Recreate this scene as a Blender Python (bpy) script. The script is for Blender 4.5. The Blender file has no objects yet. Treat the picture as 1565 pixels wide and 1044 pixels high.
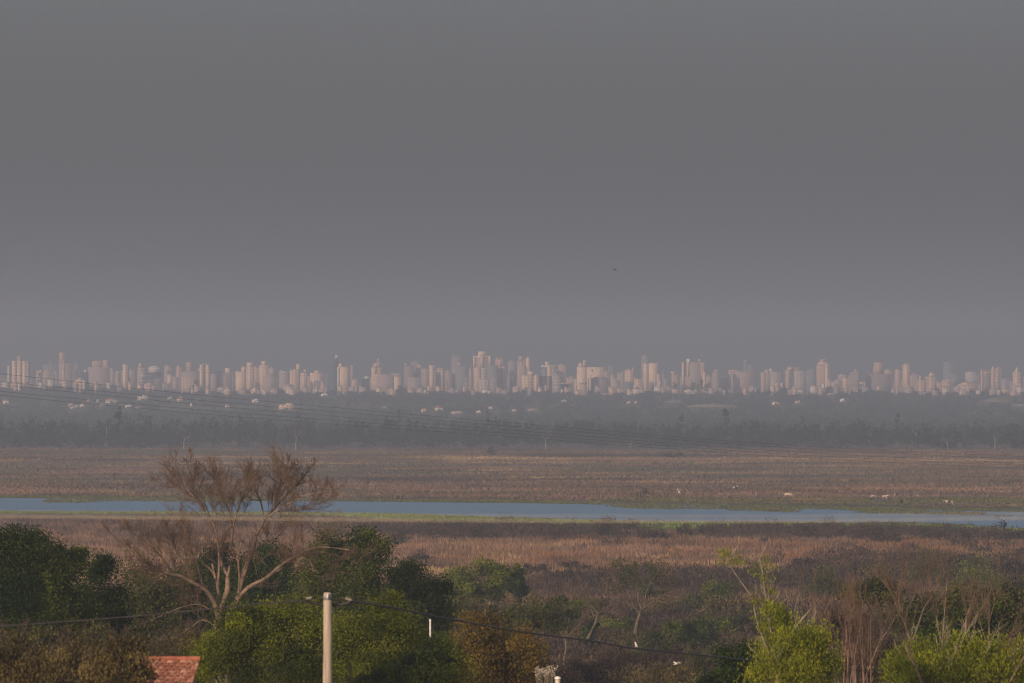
import bpy, bmesh, math, random
import numpy as np
from mathutils import Vector, Matrix

S = bpy.context.scene
COL = S.collection
F = 11190.0            # focal length in photo pixels (frame 1565 wide)
EYE = 31.0             # camera height above the river
HZ = 600.0             # photo row of the horizon
CX = 782.5
R = np.random.default_rng(7)
random.seed(7)
UP = np.array([0.0, 0.0, 1.0])

def ppm(d): return F / d
def W(px, py, d): return np.array([(px - CX) / F * d, d, EYE - (py - HZ) / F * d])
def X(px, d): return (px - CX) / F * d
def Zat(py, d): return EYE - (py - HZ) / F * d
def sstep(a, b, v):
    t = np.clip((v - a) / (b - a), 0, 1); return t * t * (3 - 2 * t)

# ------------------------------------------------------------------ value noise for laying out vegetation
_LAT = np.random.default_rng(99).random((256, 256))
def vnoise(x, y, scale, seed=0):
    x = np.asarray(x) / scale + seed * 17.3; y = np.asarray(y) / scale + seed * 31.7
    xi = np.floor(x).astype(int); yi = np.floor(y).astype(int)
    fx = x - xi; fy = y - yi
    fx = fx * fx * (3 - 2 * fx); fy = fy * fy * (3 - 2 * fy)
    a = _LAT[xi % 256, yi % 256]; b = _LAT[(xi + 1) % 256, yi % 256]
    c = _LAT[xi % 256, (yi + 1) % 256]; d = _LAT[(xi + 1) % 256, (yi + 1) % 256]
    return (a * (1 - fx) + b * fx) * (1 - fy) + (c * (1 - fx) + d * fx) * fy
def fbm(x, y, scale, seed=0):
    return 0.5 * vnoise(x, y, scale, seed) + 0.3 * vnoise(x, y, scale / 2.3, seed + 3) + 0.2 * vnoise(x, y, scale / 5.1, seed + 5)

# ------------------------------------------------------------------ materials
def new_mat(name):
    m = bpy.data.materials.new(name); m.use_nodes = True
    return m, m.node_tree.nodes, m.node_tree.links, m.node_tree.nodes['Principled BSDF']

def noisy(name, c1, c2, scale=1.0, rough=0.9, spec=0.15, detail=4):
    m, N, L, B = new_mat(name)
    tc = N.new('ShaderNodeTexCoord'); nz = N.new('ShaderNodeTexNoise')
    nz.inputs['Scale'].default_value = scale; nz.inputs['Detail'].default_value = detail
    rp = N.new('ShaderNodeValToRGB')
    rp.color_ramp.elements[0].position = .35; rp.color_ramp.elements[1].position = .65
    rp.color_ramp.elements[0].color = (*c1, 1); rp.color_ramp.elements[1].color = (*c2, 1)
    L.new(tc.outputs['Object'], nz.inputs['Vector']); L.new(nz.outputs['Fac'], rp.inputs['Fac'])
    L.new(rp.outputs['Color'], B.inputs['Base Color'])
    B.inputs['Roughness'].default_value = rough; B.inputs['Specular IOR Level'].default_value = spec
    return m

def leafy(name, c1, c2, transl=0.25):
    """foliage: each clump of leaves has its own mix of two leaf colours (face attribute 'tint')"""
    m, N, L, B = new_mat(name)
    at = N.new('ShaderNodeAttribute'); at.attribute_name = 'tint'
    mx = N.new('ShaderNodeValToRGB'); e = mx.color_ramp.elements
    e[0].position = .12; e[0].color = (*c1, 1); e[1].position = .80; e[1].color = (*c2, 1)
    L.new(at.outputs['Fac'], mx.inputs[0])
    L.new(mx.outputs[0], B.inputs['Base Color'])
    B.inputs['Roughness'].default_value = .75; B.inputs['Specular IOR Level'].default_value = .15
    if transl:
        out = N['Material Output']; tr = N.new('ShaderNodeBsdfTranslucent'); ms = N.new('ShaderNodeMixShader')
        ms.inputs[0].default_value = transl
        L.new(mx.outputs[0], tr.inputs['Color'])
        L.new(B.outputs[0], ms.inputs[1]); L.new(tr.outputs[0], ms.inputs[2]); L.new(ms.outputs[0], out.inputs['Surface'])
    return m

def by_colour(name, rough=.9):
    """plants whose own colour is stored per tuft (face attribute 'hue')"""
    m, N, L, B = new_mat(name)
    at = N.new('ShaderNodeAttribute'); at.attribute_name = 'hue'
    L.new(at.outputs['Color'], B.inputs['Base Color'])
    B.inputs['Roughness'].default_value = rough; B.inputs['Specular IOR Level'].default_value = .1
    return m

def facade(name, wall, glass, bay=3.2, floor=3.0, wx=.5, wz=.5, soft=1.0):
    """rendered wall with a regular grid of windows, in the building's own metres"""
    m, N, L, B = new_mat(name)
    tc = N.new('ShaderNodeTexCoord'); sx = N.new('ShaderNodeSeparateXYZ'); L.new(tc.outputs['Object'], sx.inputs[0])
    def math_(op, a, b=None):
        n = N.new('ShaderNodeMath'); n.operation = op
        for i, v in enumerate((a, b)):
            if v is None: continue
            if isinstance(v, (int, float)): n.inputs[i].default_value = v
            else: L.new(v, n.inputs[i])
        return n.outputs[0]
    sxy = math_('ADD', sx.outputs[0], sx.outputs[1])
    u = math_('FRACT', math_('DIVIDE', math_('ADD', sxy, 500.0), bay)); v = math_('FRACT', math_('DIVIDE', sx.outputs[2], floor))
    a = math_('LESS_THAN', u, wx); b = math_('LESS_THAN', v, wz)
    f = math_('MULTIPLY', a, b); f = math_('MULTIPLY', f, soft)
    nz = N.new('ShaderNodeTexNoise'); nz.inputs['Scale'].default_value = .12; nz.inputs['Detail'].default_value = 5
    L.new(tc.outputs['Object'], nz.inputs['Vector'])
    dm = N.new('ShaderNodeMix'); dm.data_type = 'RGBA'; L.new(nz.outputs['Fac'], dm.inputs[0])
    dm.inputs[6].default_value = (*[c * .8 for c in wall], 1); dm.inputs[7].default_value = (*[min(.9, c * 1.12) for c in wall], 1)
    mx = N.new('ShaderNodeMix'); mx.data_type = 'RGBA'; L.new(f, mx.inputs[0])
    L.new(dm.outputs[2], mx.inputs[6]); mx.inputs[7].default_value = (*glass, 1)
    L.new(mx.outputs[2], B.inputs['Base Color'])
    B.inputs['Roughness'].default_value = .85; B.inputs['Specular IOR Level'].default_value = .15
    return m

# ------------------------------------------------------------------ objects
def tag(o, label=None, cat=None, group=None, kind=None):
    if label: o['label'] = label
    if cat: o['category'] = cat
    if group: o['group'] = group
    if kind: o['kind'] = kind
    return o
def thing(name, label, cat, loc=(0, 0, 0), rz=0.0, group=None):
    o = bpy.data.objects.new(name, None); COL.objects.link(o)
    o.location = tuple(loc); o.rotation_euler = (0, 0, rz); o.empty_display_size = .5
    return tag(o, label, cat, group)
def mesh_np(name, v, f, mat, tint=None, hue=None, smooth=False):
    v = np.ascontiguousarray(v, dtype=np.float32); f = np.ascontiguousarray(f, dtype=np.int32)
    me = bpy.data.meshes.new(name); k = f.shape[1]
    me.vertices.add(len(v)); me.vertices.foreach_set('co', v.ravel())
    me.loops.add(f.size); me.loops.foreach_set('vertex_index', f.ravel())
    me.polygons.add(len(f)); me.polygons.foreach_set('loop_start', np.arange(0, f.size, k, dtype=np.int32))
    me.polygons.foreach_set('loop_total', np.full(len(f), k, dtype=np.int32))
    if smooth: me.polygons.foreach_set('use_smooth', np.ones(len(f), dtype=bool))
    me.update(calc_edges=True)
    if tint is not None:
        a = me.attributes.new('tint', 'FLOAT', 'FACE'); a.data.foreach_set('value', np.ascontiguousarray(tint, dtype=np.float32))
    if hue is not None:
        a = me.attributes.new('hue', 'FLOAT_COLOR', 'FACE')
        h = np.ones((len(f), 4), dtype=np.float32); h[:, :3] = hue; a.data.foreach_set('color', h.ravel())
    me.materials.append(mat)
    return me
def link(name, me, parent=None, loc=None):
    o = bpy.data.objects.new(name, me); COL.objects.link(o)
    if parent is not None: o.parent = parent
    if loc is not None: o.location = tuple(loc)
    return o

class Geo:
    """collects quads (boxes, tubes, leaf faces) for ONE mesh"""
    def __init__(s): s.v = []; s.f = []; s.t = []; s.n = 0
    def add(s, v, f, t=.5):
        v = np.asarray(v, float); f = np.asarray(f, int)
        s.v.append(v); s.f.append(f + s.n); s.t.append(np.full(len(f), t)); s.n += len(v); return s
    def box(s, x0, x1, y0, y1, z0, z1, t=.5):
        v = [(x, y, z) for z in (z0, z1) for y in (y0, y1) for x in (x0, x1)]
        f = [(0, 2, 3, 1), (4, 5, 7, 6), (0, 1, 5, 4), (2, 6, 7, 3), (0, 4, 6, 2), (1, 3, 7, 5)]
        return s.add(v, f, t)
    def tube(s, pts, rad, k=6, t=.5):
        P = np.asarray(pts, float); n = len(P)
        rad = np.broadcast_to(np.asarray(rad, float), (n,))
        T = np.gradient(P, axis=0); T /= np.linalg.norm(T, axis=1)[:, None] + 1e-9
        ref = np.array([0.13, 1.0, 0.07]) if abs(T[:, 1]).mean() < .8 else np.array([1.0, 0.1, 0.05])
        A = np.cross(T, ref); A /= np.linalg.norm(A, axis=1)[:, None] + 1e-9
        Bn = np.cross(T, A)
        an = np.linspace(0, 2 * math.pi, k, endpoint=False)
        ring = P[:, None, :] + rad[:, None, None] * (np.cos(an)[None, :, None] * A[:, None, :] + np.sin(an)[None, :, None] * Bn[:, None, :])
        i = np.arange(n - 1)[:, None] * k; j = np.arange(k)[None, :]; j2 = (j + 1) % k
        q = np.stack([i + j, i + j2, i + k + j2, i + k + j], -1).reshape(-1, 4)
        v = ring.reshape(-1, 3)
        s.add(v, q, t)
        if k >= 4:                                   # close the ends
            e = [[0, 1, 2, 3]] if k == 4 else [[0, m, m + 1, m + 2] if m + 2 < k else [0, m, m + 1, m + 1] for m in range(1, k - 1, 2)]
            e = [q4 if len(set(q4)) == 4 else None for q4 in e]
            e = np.array([q4 for q4 in e if q4 is not None])
            if len(e):
                s.f.append(e + (s.n - len(v))); s.t.append(np.full(len(e), t))
                s.f.append(e[:, ::-1] + (s.n - k)); s.t.append(np.full(len(e), t))
        return s
    def mesh(s, name, mat, off=(0, 0, 0), smooth=False):
        return mesh_np(name, np.concatenate(s.v) - np.asarray(off), np.concatenate(s.f), mat, tint=np.concatenate(s.t), smooth=smooth)

def spline(pts, n=5):
    """Catmull-Rom through the points"""
    P = np.asarray(pts, float)
    if len(P) < 3: return np.array([P[0] + (P[-1] - P[0]) * t for t in np.linspace(0, 1, n + 1)])
    Q = np.vstack([2 * P[0] - P[1], P, 2 * P[-1] - P[-2]]); out = []
    for i in range(1, len(Q) - 2):
        for t in np.linspace(0, 1, n, endpoint=False):
            a, b, c, d = Q[i - 1], Q[i], Q[i + 1], Q[i + 2]
            out.append(.5 * (2 * b + (c - a) * t + (2 * a - 5 * b + 4 * c - d) * t * t + (3 * b - a - 3 * c + d) * t ** 3))
    out.append(P[-1]); return np.array(out)

# ------------------------------------------------------------------ world, sun, camera
SUN_EL, SUN_AZ = math.radians(14), math.radians(-36)     # azimuth measured at the camera's back, to the left
world = bpy.data.worlds.new("World"); S.world = world; world.use_nodes = True
N, L = world.node_tree.nodes, world.node_tree.links
sky = N.new('ShaderNodeTexSky'); sky.sky_type = 'NISHITA'; sky.sun_disc = False
sun_dir = Vector((math.sin(SUN_AZ) * math.cos(SUN_EL), -math.cos(SUN_AZ) * math.cos(SUN_EL), math.sin(SUN_EL)))   # towards the sun
sky.sun_elevation = SUN_EL
sky.sun_rotation = math.atan2(sun_dir.x, sun_dir.y)
sky.altitude = 0; sky.air_density = 1.0; sky.dust_density = 4.6; sky.ozone_density = 5.5
hs = N.new('ShaderNodeHueSaturation'); hs.inputs['Saturation'].default_value = SKY_SAT = 0.2
L.new(sky.outputs[0], hs.inputs['Color']); tnt = N.new('ShaderNodeMix'); tnt.data_type = 'RGBA'; tnt.blend_type = 'MULTIPLY'; tnt.inputs[0].default_value = 1; tnt.inputs[7].default_value = (1.0, .985, .995, 1)     # smoke in the air
L.new(hs.outputs[0], tnt.inputs[6]); L.new(tnt.outputs[2], N['Background'].inputs['Color'])
N['Background'].inputs['Strength'].default_value = .142
sl = bpy.data.lights.new('sun', 'SUN'); sl.energy = 3.5; sl.angle = math.radians(.5); sl.color = (1.0, .72, .51)
so = bpy.data.objects.new('sun', sl); COL.objects.link(so); so.rotation_euler = (-sun_dir).to_track_quat('-Z', 'Y').to_euler()

cd = bpy.data.cameras.new('camera'); cam = bpy.data.objects.new('camera', cd); COL.objects.link(cam); S.camera = cam
cd.sensor_width = 36; cd.lens = 36 * F / 1565; cd.clip_start = 1; cd.clip_end = 40000
cam.location = (0, 0, EYE); cam.rotation_euler = (math.radians(90) + math.atan((HZ - 522) / F), 0, 0)
cd.dof.use_dof = True; cd.dof.focus_distance = 1800; cd.dof.aperture_fstop = 4.2
S.view_settings.view_transform = 'Standard'; S.view_settings.look = 'None'; S.view_settings.exposure = 0; S.view_settings.gamma = 1
S.cycles.use_denoising = True; S.cycles.volume_bounces = 0; S.cycles.max_bounces = 6; S.cycles.diffuse_bounces = 3
S.cycles.transmission_bounces = 3; S.cycles.use_adaptive_sampling = True; S.cycles.adaptive_threshold = .01
S.cycles.sample_clamp_indirect = 4; S.cycles.filter_width = 1.1

# ------------------------------------------------------------------ terrain
def far_bank(px): return np.interp(px, [-600, 0, 300, 500, 800, 1000, 1200, 1565, 2200], [757, 760, 763, 765, 768, 771, 775, 781, 790])
def near_bank(px): return np.interp(px, [-600, 0, 400, 600, 800, 1000, 1200, 1400, 1565, 2200], [786, 786, 787, 789, 796, 802, 803, 806, 813, 826])
def d_of(py): return EYE * F / (py - HZ)
def gz(x, y):
    """height of the land"""
    x = np.asarray(x, float); y = np.asarray(y, float)
    z = .35 + .25 * (vnoise(x, y, 45, 1) - .5)
    z = z + 11.0 * (1 - sstep(440, 740, y)) + 7.5 * (1 - sstep(240, 450, y)) + 6.5 * (1 - sstep(40, 240, y))
    yy = np.maximum(y, 1.0); px = CX + x / yy * F
    jf = 12 * (vnoise(x, y * 0, 30, 2) - .5) + 5 * (vnoise(x, y * 0, 9, 4) - .5)
    df = d_of(far_bank(px)) + jf; dn = d_of(near_bank(px)) + jf * .8
    inside = np.minimum(sstep(dn - 3, dn + 12, y), 1 - sstep(df - 12, df + 3, y))
    z = z - 1.4 * inside
    z = z + sstep(5000, 8350, y) * 28 * np.clip(.55 + .45 * (y - 5000) / 3350, 0, 1)
    return z

rows = np.unique(np.concatenate([np.linspace(-60, 440, 60), np.linspace(440, 900, 60), np.linspace(900, 1560, 60), np.linspace(1560, 2240, 340),
                                 np.linspace(2240, 3900, 70), np.linspace(3900, 8800, 110), np.linspace(8800, 14500, 30)]))
colu = np.linspace(-1, 1, 301)
gx = np.where(rows[:, None] < 2300, colu[None, :] * (140 + np.maximum(rows, 0)[:, None] * .12), 0)
gx = np.where(rows[:, None] >= 2300, colu[None, :] * (140 + rows[:, None] * .12), gx)
gy = np.broadcast_to(rows[:, None], gx.shape)
gzv = gz(gx, gy)
gv = np.stack([gx, gy, gzv], -1).reshape(-1, 3)
nr, nc = gx.shape
ii, jj = np.meshgrid(np.arange(nr - 1), np.arange(nc - 1), indexing='ij')
gf = np.stack([ii * nc + jj, ii * nc + jj + 1, (ii + 1) * nc + jj + 1, (ii + 1) * nc + jj], -1).reshape(-1, 4)

def ground_material():
    m, N, L, B = new_mat('floodplain_soil_and_grass')
    tc = N.new('ShaderNodeTexCoord')
    def noise(sc, det, sx=1., sy=1.):
        mp = N.new('ShaderNodeMapping'); mp.inputs['Scale'].default_value = (sx, sy, 1)
        n = N.new('ShaderNodeTexNoise'); n.inputs['Scale'].default_value = sc; n.inputs['Detail'].default_value = det; n.inputs['Roughness'].default_value = .6
        L.new(tc.outputs['Object'], mp.inputs[0]); L.new(mp.outputs[0], n.inputs['Vector']); return n.outputs['Fac']
    rp = N.new('ShaderNodeValToRGB'); L.new(noise(.014, 6, .45, 1), rp.inputs['Fac']); cr = rp.color_ramp
    cr.elements[0].position = .34; cr.elements[0].color = (.080, .085, .062, 1)
    cr.elements[1].position = .70; cr.elements[1].color = (.25, .165, .115, 1)
    e = cr.elements.new(.45); e.color = (.125, .088, .076, 1)
    e = cr.elements.new(.58); e.color = (.165, .115, .095, 1)
    r2 = N.new('ShaderNodeValToRGB'); L.new(noise(.2, 4), r2.inputs['Fac'])
    r2.color_ramp.elements[0].color = (.7, .7, .7, 1); r2.color_ramp.elements[1].color = (1.25, 1.2, 1.15, 1)
    mu = N.new('ShaderNodeMix'); mu.data_type = 'RGBA'; mu.blend_type = 'MULTIPLY'; mu.inputs[0].default_value = 1
    L.new(rp.outputs[0], mu.inputs[6]); L.new(r2.outputs[0], mu.inputs[7])
    at = N.new('ShaderNodeAttribute'); at.attribute_name = 'wet'
    mx = N.new('ShaderNodeMix'); mx.data_type = 'RGBA'; L.new(at.outputs['Fac'], mx.inputs[0]); L.new(mu.outputs[2], mx.inputs[6])
    mx.inputs[7].default_value = (.085, .088, .042, 1)
    L.new(mx.outputs[2], B.inputs['Base Color']); B.inputs['Roughness'].default_value = .95; B.inputs['Specular IOR Level'].default_value = .1
    return m
gme = mesh_np('ground', gv, gf, ground_material(), smooth=True)
pxg = CX + gx / np.maximum(gy, 1) * F
dfg = d_of(far_bank(pxg)); dng = d_of(near_bank(pxg))
right = sstep(850, 1250, pxg)
wet = np.where(gy > dfg - 30, (1 - sstep(20, 30 + 190 * right, gy - dfg)) * (.5 + .5 * right), 0) + np.where(gy < dng + 20, 1 - sstep(5, 45, dng - gy), 0)
wet = np.clip(wet + .8 * sstep(5000, 5400, gy), 0, 1)
a = gme.attributes.new('wet', 'FLOAT', 'POINT'); a.data.foreach_set('value', wet.astype(np.float32).ravel())
tag(link('ground', gme), kind='structure')

# water
m, N, L, B = new_mat('river_water')
B.inputs['Base Color'].default_value = (.0, .118, .262, 1); B.inputs['Roughness'].default_value = .25; B.inputs['IOR'].default_value = 1.33; B.inputs['Specular IOR Level'].default_value = .13  # blue of the reflected sky is put into the base colour
tc = N.new('ShaderNodeTexCoord'); nz = N.new('ShaderNodeTexNoise'); nz.inputs['Scale'].default_value = .5; nz.inputs['Detail'].default_value = 5
bp = N.new('ShaderNodeBump'); bp.inputs['Strength'].default_value = .6; bp.inputs['Distance'].default_value = .35
L.new(tc.outputs['Object'], nz.inputs['Vector']); L.new(nz.outputs['Fac'], bp.inputs['Height']); L.new(bp.outputs[0], B.inputs['Normal'])
wx = np.linspace(-420, 420, 30); wy = np.linspace(1480, 2320, 30)
WX, WY = np.meshgrid(wx, wy, indexing='ij')
wv = np.stack([WX, WY, np.zeros_like(WX)], -1).reshape(-1, 3)
ii, jj = np.meshgrid(np.arange(29), np.arange(29), indexing='ij')
wf = np.stack([ii * 30 + jj, (ii + 1) * 30 + jj, (ii + 1) * 30 + jj + 1, ii * 30 + jj + 1], -1).reshape(-1, 4)
tag(link('river_water', mesh_np('river_water', wv, wf, m)), kind='structure')

# haze: one closed box of even air round everything
g = Geo().box(-2060, 2060, -120, 14800, -2.2, 170)
m = bpy.data.materials.new('smoky_air'); m.use_nodes = True; N, L = m.node_tree.nodes, m.node_tree.links
N.remove(N['Principled BSDF']); vs = N.new('ShaderNodeVolumePrincipled')
vs.inputs['Density'].default_value = HAZE = 1.72e-4; vs.inputs['Color'].default_value = (.80, .865, .975, 1); vs.inputs['Anisotropy'].default_value = .32
L.new(vs.outputs[0], N['Material Output'].inputs['Volume'])
hz = link('haze', g.mesh('haze', m)); tag(hz, kind='stuff')

# where the cattle stand (photo pixels of the feet): the grass there is grazed short
COWS = [(1039.5, 757.5), (1123, 752.5), (1155.5, 760), (1204, 762.5), (1335, 763.5), (1352.5, 764.5), (1377.5, 773), (1451, 774), (1367.3, 760), (1402, 761)]
# ------------------------------------------------------------------ the city
M = {}
M['tan'] = facade('tan_render', (.78, .53, .37), (.34, .25, .21), 4.0, 3.6, .5, .5)
M['tanplain'] = noisy('plain_tan_render', (.70, .48, .34), (.82, .58, .42), .12)
M['pink'] = facade('pink_render', (.62, .41, .32), (.26, .20, .19), 4.2, 3.4, .5, .5)
M['rose'] = facade('dimmed_rose_render', (.46, .33, .31), (.30, .24, .24), 3.6, 3.0, .5, .5)  # dim tone
M['mauve'] = facade('dimmed_mauve_wall', (.34, .26, .26), (.24, .20, .21), 3.0, 3.0, .5, .5)  # dim tone like the rose one, haze and shade mixed into the colour
M['grey'] = facade('grey_concrete', (.27, .26, .27), (.16, .17, .19), 3.2, 3.0, .55, .5)
M['dark'] = facade('dark_glass_and_shaded_wall', (.075, .09, .11), (.045, .06, .08), 3.0, 3.2, .7, .6)  # glass tower, and shaded walls whose shade is put into this colour
M['white'] = noisy('white_paint', (.74, .68, .62), (.84, .78, .72), .2)
M['pale'] = facade('pale_render', (.70, .60, .52), (.34, .30, .30), 3.0, 3.0, .5, .45)
M['grid'] = facade('pale_gridded_render', (.56, .45, .40), (.22, .20, .22), 4.2, 3.4, .55, .5)
M['band'] = facade('banded_render', (.56, .43, .38), (.25, .22, .23), 50., 3.6, .98, .5)
M['tile'] = noisy('red_roof_tiles', (.34, .13, .09), (.45, .20, .13), .6)
M['slot'] = noisy('shaded_recess', (.10, .09, .09), (.14, .12, .12), .3)  # dark colour stands for the shade inside slots, recesses and openings
M['haze1'] = M['rose']
mg, N, L, Bs = new_mat('mirror_glass'); Bs.inputs['Base Color'].default_value = (.9, .9, .9, 1); Bs.inputs['Metallic'].default_value = 1; Bs.inputs['Roughness'].default_value = .42
M['glint'] = mg
LAY = {'n': 8360., 'f': 8460., 'm': 8750., 'b': 9250., 'h': 11200., 'x': 13300.}
_k = [0]
def bld(name, label, layer, blocks, rot=0.0, cat='building', group=None, dep=None):
    """blocks: (x0, x1, y_top, y_bottom or None, material, part name[, metres it stands proud])"""
    _k[0] += 1
    d = LAY[layer] + (_k[0] * 37 % 61) * 1.5 if isinstance(layer, str) else float(layer)
    s = ppm(d)
    xa = min(b[0] for b in blocks); xb = max(b[1] for b in blocks); pc = (xa + xb) / 2
    Wm = (xb - xa) / s
    dp = dep or min(max(11.0, .7 * Wm), 27.0); th = math.radians(rot)
    if th: dp = min(dp, .6 * Wm / abs(math.sin(th)))
    w = (Wm - dp * abs(math.sin(th))) / math.cos(th); k = w / Wm
    xw = X(pc, d); z0 = float(gz(xw, d)) - .5
    root = thing(name, label, cat, (xw, d, z0), th, group)
    for i, b in enumerate(blocks):
        x0, x1, yt, yb, mt, pn = b[:6]; fwd = b[6] if len(b) > 6 else 0.0
        e = .06 * i
        zt = Zat(yt, d) - z0; zb = 0.0 if yb is None else Zat(yb, d) - z0 - .3
        lx0 = (x0 - pc) / s * k + e; lx1 = (x1 - pc) / s * k - e
        small = pn in ('penthouse', 'roof_tank', 'spire', 'roof_cap', 'stair_tower', 'window')
        back = (dp * .7 if small else dp) - e
        g = Geo()
        if pn == 'roof' and len(b) > 7:                     # gable or hipped roof
            xm = (lx0 + lx1) / 2
            v = [(lx0, -.4, zb), (lx1, -.4, zb), (lx1, back, zb), (lx0, back, zb), (xm, .6, zt), (xm, back - 1, zt)]
            g.add(v[:4] + [v[4], v[4], v[5], v[5]], [(0, 1, 5, 4), (2, 3, 7, 6), (1, 2, 6, 5), (3, 0, 4, 7), (3, 2, 1, 0)])
        elif pn == 'spire':
            xm = (lx0 + lx1) / 2; q = (lx1 - lx0) * .22; yb_ = (lx1 - lx0)
            v = [(lx0, e, zb), (lx1, e, zb), (lx1, yb_, zb), (lx0, yb_, zb), (xm - q, yb_ / 2 - q, zt), (xm + q, yb_ / 2 - q, zt), (xm + q, yb_ / 2 + q, zt), (xm - q, yb_ / 2 + q, zt)]
            g.add(v, [(0, 1, 5, 4), (1, 2, 6, 5), (2, 3, 7, 6), (3, 0, 4, 7), (4, 5, 6, 7)])
        else:
            g.box(lx0, lx1, e - fwd, back, zb, zt)
        o = link(pn, g.mesh(pn, M[mt]), root)
        if pn == 'window': pass
    return root

T, AB, PH = 'apartment_tower', 'apartment_block', 'penthouse'
W_, SH = 'wall', 'shaft'
bld(AB, "small pale slab standing alone just left of the balcony-striped tower", 'b', [(11, 14.6, 559, None, 'pale', W_), (11.5, 13.5, 557.5, 559, 'white', PH)])
t = bld(T, "broad pinkish tower of three bays with balcony stripes down its right side", 'n', [(18, 44, 551.6, None, 'mauve', SH), (18.3, 25, 551.8, None, 'tan', 'bay', .8), (26.4, 32.6, 551.2, None, 'tan', 'bay', 1.2), (34, 40.5, 551.9, None, 'tan', 'bay', .8),
      (25.5, 32.5, 544.5, 551.6, 'rose', PH)])
g = Geo()
for i in range(11):
    zz = Zat(554 + i * 3.0, 8370) - t.location.z
    g.box(7.3, 9.6, -1.6, 8.5, zz, zz + 1.1)
link('balcony_stack', g.mesh('balcony_stack', M['white']), t)
bld(AB, "small pink L-shaped block right of the balcony-striped tower", 'm', [(55, 59.5, 565.7, None, 'pink', W_), (59.4, 64.5, 566.2, 569, 'tan', 'upper_wing'), (59.4, 63, 575, None, 'rose', 'lower_wing')])
bld('house', "low pale flat house under the small pink L-shaped block", 'n', [(57, 70, 581, None, 'pale', W_), (64, 70, 579.6, 581, 'white', PH)], cat='house')
bld(T, "faint wide tower dissolving in haze left of the tower with the overhanging crown", 'x', [(66, 88, 557, None, 'mauve', SH), (74, 82, 552, 557, 'mauve', PH)])
bld(T, "tall tower with an overhanging pink crown over one bright vertical stripe", 'b', [(89.5, 111, 555, None, 'rose', SH), (89.5, 99.5, 539.5, 555, 'pink', 'crown'), (95.4, 98.6, 552, None, 'tan', 'stair_shaft', 1.0), (91, 98, 537.5, 539.5, 'rose', PH)], rot=4)
bld(AB, "thin hazy slab right of the tower with the overhanging crown", 'h', [(113, 122, 558, None, 'mauve', W_), (114.5, 118, 555.5, 558, 'mauve', PH)])
bld(AB, "dark bluish block with a small pale rooftop left of the big stepped massif", 'm', [(125.5, 134.5, 569.5, None, 'dark', W_), (128, 133, 565.5, 569.5, 'pale', PH)])  # shaded front put into the dark wall colour
bld(AB, "big stepped rose apartment massif with a square stair tower on top", 'b', [(134, 168, 560.8, None, 'rose', W_), (141, 157, 551.8, 560.8, 'pink', 'upper_storeys'), (157, 166.5, 550, 568, 'pink', 'stair_tower'), (167, 175, 565, None, 'rose', 'wing'), (175, 182.5, 570.5, None, 'rose', 'wing'), (168, 172, 563, 565, 'pale', PH)])
bld(T, "narrow tan tower with a flat cap between the stepped massif and a hazy block", 'f', [(186.6, 195.6, 558, None, 'tan', SH), (187.2, 194.5, 555.8, 558, 'rose', PH)], rot=-5)
bld(AB, "plain dim block directly right of the narrow tan flat-capped tower", 'b', [(195, 206.5, 565.7, None, 'rose', W_), (198, 202, 563.5, 565.7, 'rose', PH)])
bld(T, "banded block with a narrow top storey left of the floating pale roof slab", 'm', [(210, 222, 562, None, 'band', SH), (211.5, 217.2, 555.5, 562, 'pink', 'upper_storeys')])
bld(AB, "building whose lit pale top storey floats over a dark shaded storey", 'm', [(223, 246, 569.4, None, 'dark', W_), (227, 244, 561, 569.4, 'pale', 'upper_storeys'), (230, 241, 559.8, 561, 'white', 'roof_cap')])  # lit top and shaded storey put into the two wall colours
bld(AB, "low wide stepped pink terrace block with pale bands", 'f', [(211.6, 246, 578, None, 'band', W_), (214, 233, 573, 578, 'pale', 'upper_storeys'), (216, 222, 571.5, 573, 'white', PH)])
bld(T, "dim tower holding a dark square opening, left of two pinkish towers", 'm', [(251, 263, 559.6, None, 'rose', SH), (255, 259, 567, 570.5, 'slot', 'opening', .3), (252.5, 257, 558, 559.6, 'rose', PH)])
bld(T, "slim bright tan stair tower in front of the dim tower with a square opening", 'n', [(256, 262.3, 573.5, None, 'tanplain', SH), (257.5, 261, 572, 573.5, 'rose', PH)])
bld(AB, "dim low block right of the slim bright tan stair tower", 'f', [(262.6, 272, 576, None, 'rose', W_), (265, 268, 574.5, 576, 'rose', PH)])
bld(T, "pinkish tower behind the dim low block right of the slim stair tower", 'b', [(268.5, 278, 561, None, 'pink', SH), (270, 275, 558.8, 561, 'pink', PH)])
bld(T, "hazy pinkish tower with a square upper shaft over broad wings", 'b', [(277, 304, 568, None, 'rose', W_), (284, 293.4, 554.5, 568, 'pink', SH), (286, 291, 552.2, 554.5, 'rose', PH)])
bld(AB, "low pink block at the foot of the hazy tower with broad wings", 'm', [(277, 303, 577, None, 'pink', W_), (283, 289, 575.5, 577, 'pale', PH)])
bld(T, "twin-bay tan tower split by a dark vertical slot with a small left wing", 'f', [(305, 321, 557.6, None, 'slot', SH), (305, 311.4, 557.4, None, 'tan', 'bay', 1.2), (314, 320.8, 557.4, None, 'tan', 'bay', 1.2), (302.4, 305, 563, 567, 'pale', 'wing', .4), (312.5, 316, 554.5, 557.6, 'rose', PH)])
bld(AB, "plain hazy tan block right of the twin-bay tower with the dark slot", 'b', [(321, 331, 572, None, 'rose', W_), (323, 327, 570.5, 572, 'rose', PH)])
bld(AB, "pinkish block with two pale rooftop boxes left of the big tan pair", 'f', [(331, 354, 570, None, 'rose', W_), (331, 344, 566, 570, 'pink', 'upper_storeys'), (344, 352.3, 562.5, 572, 'tanplain', 'stair_tower'), (331.5, 335, 563.8, 566, 'pale', PH)])
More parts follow.
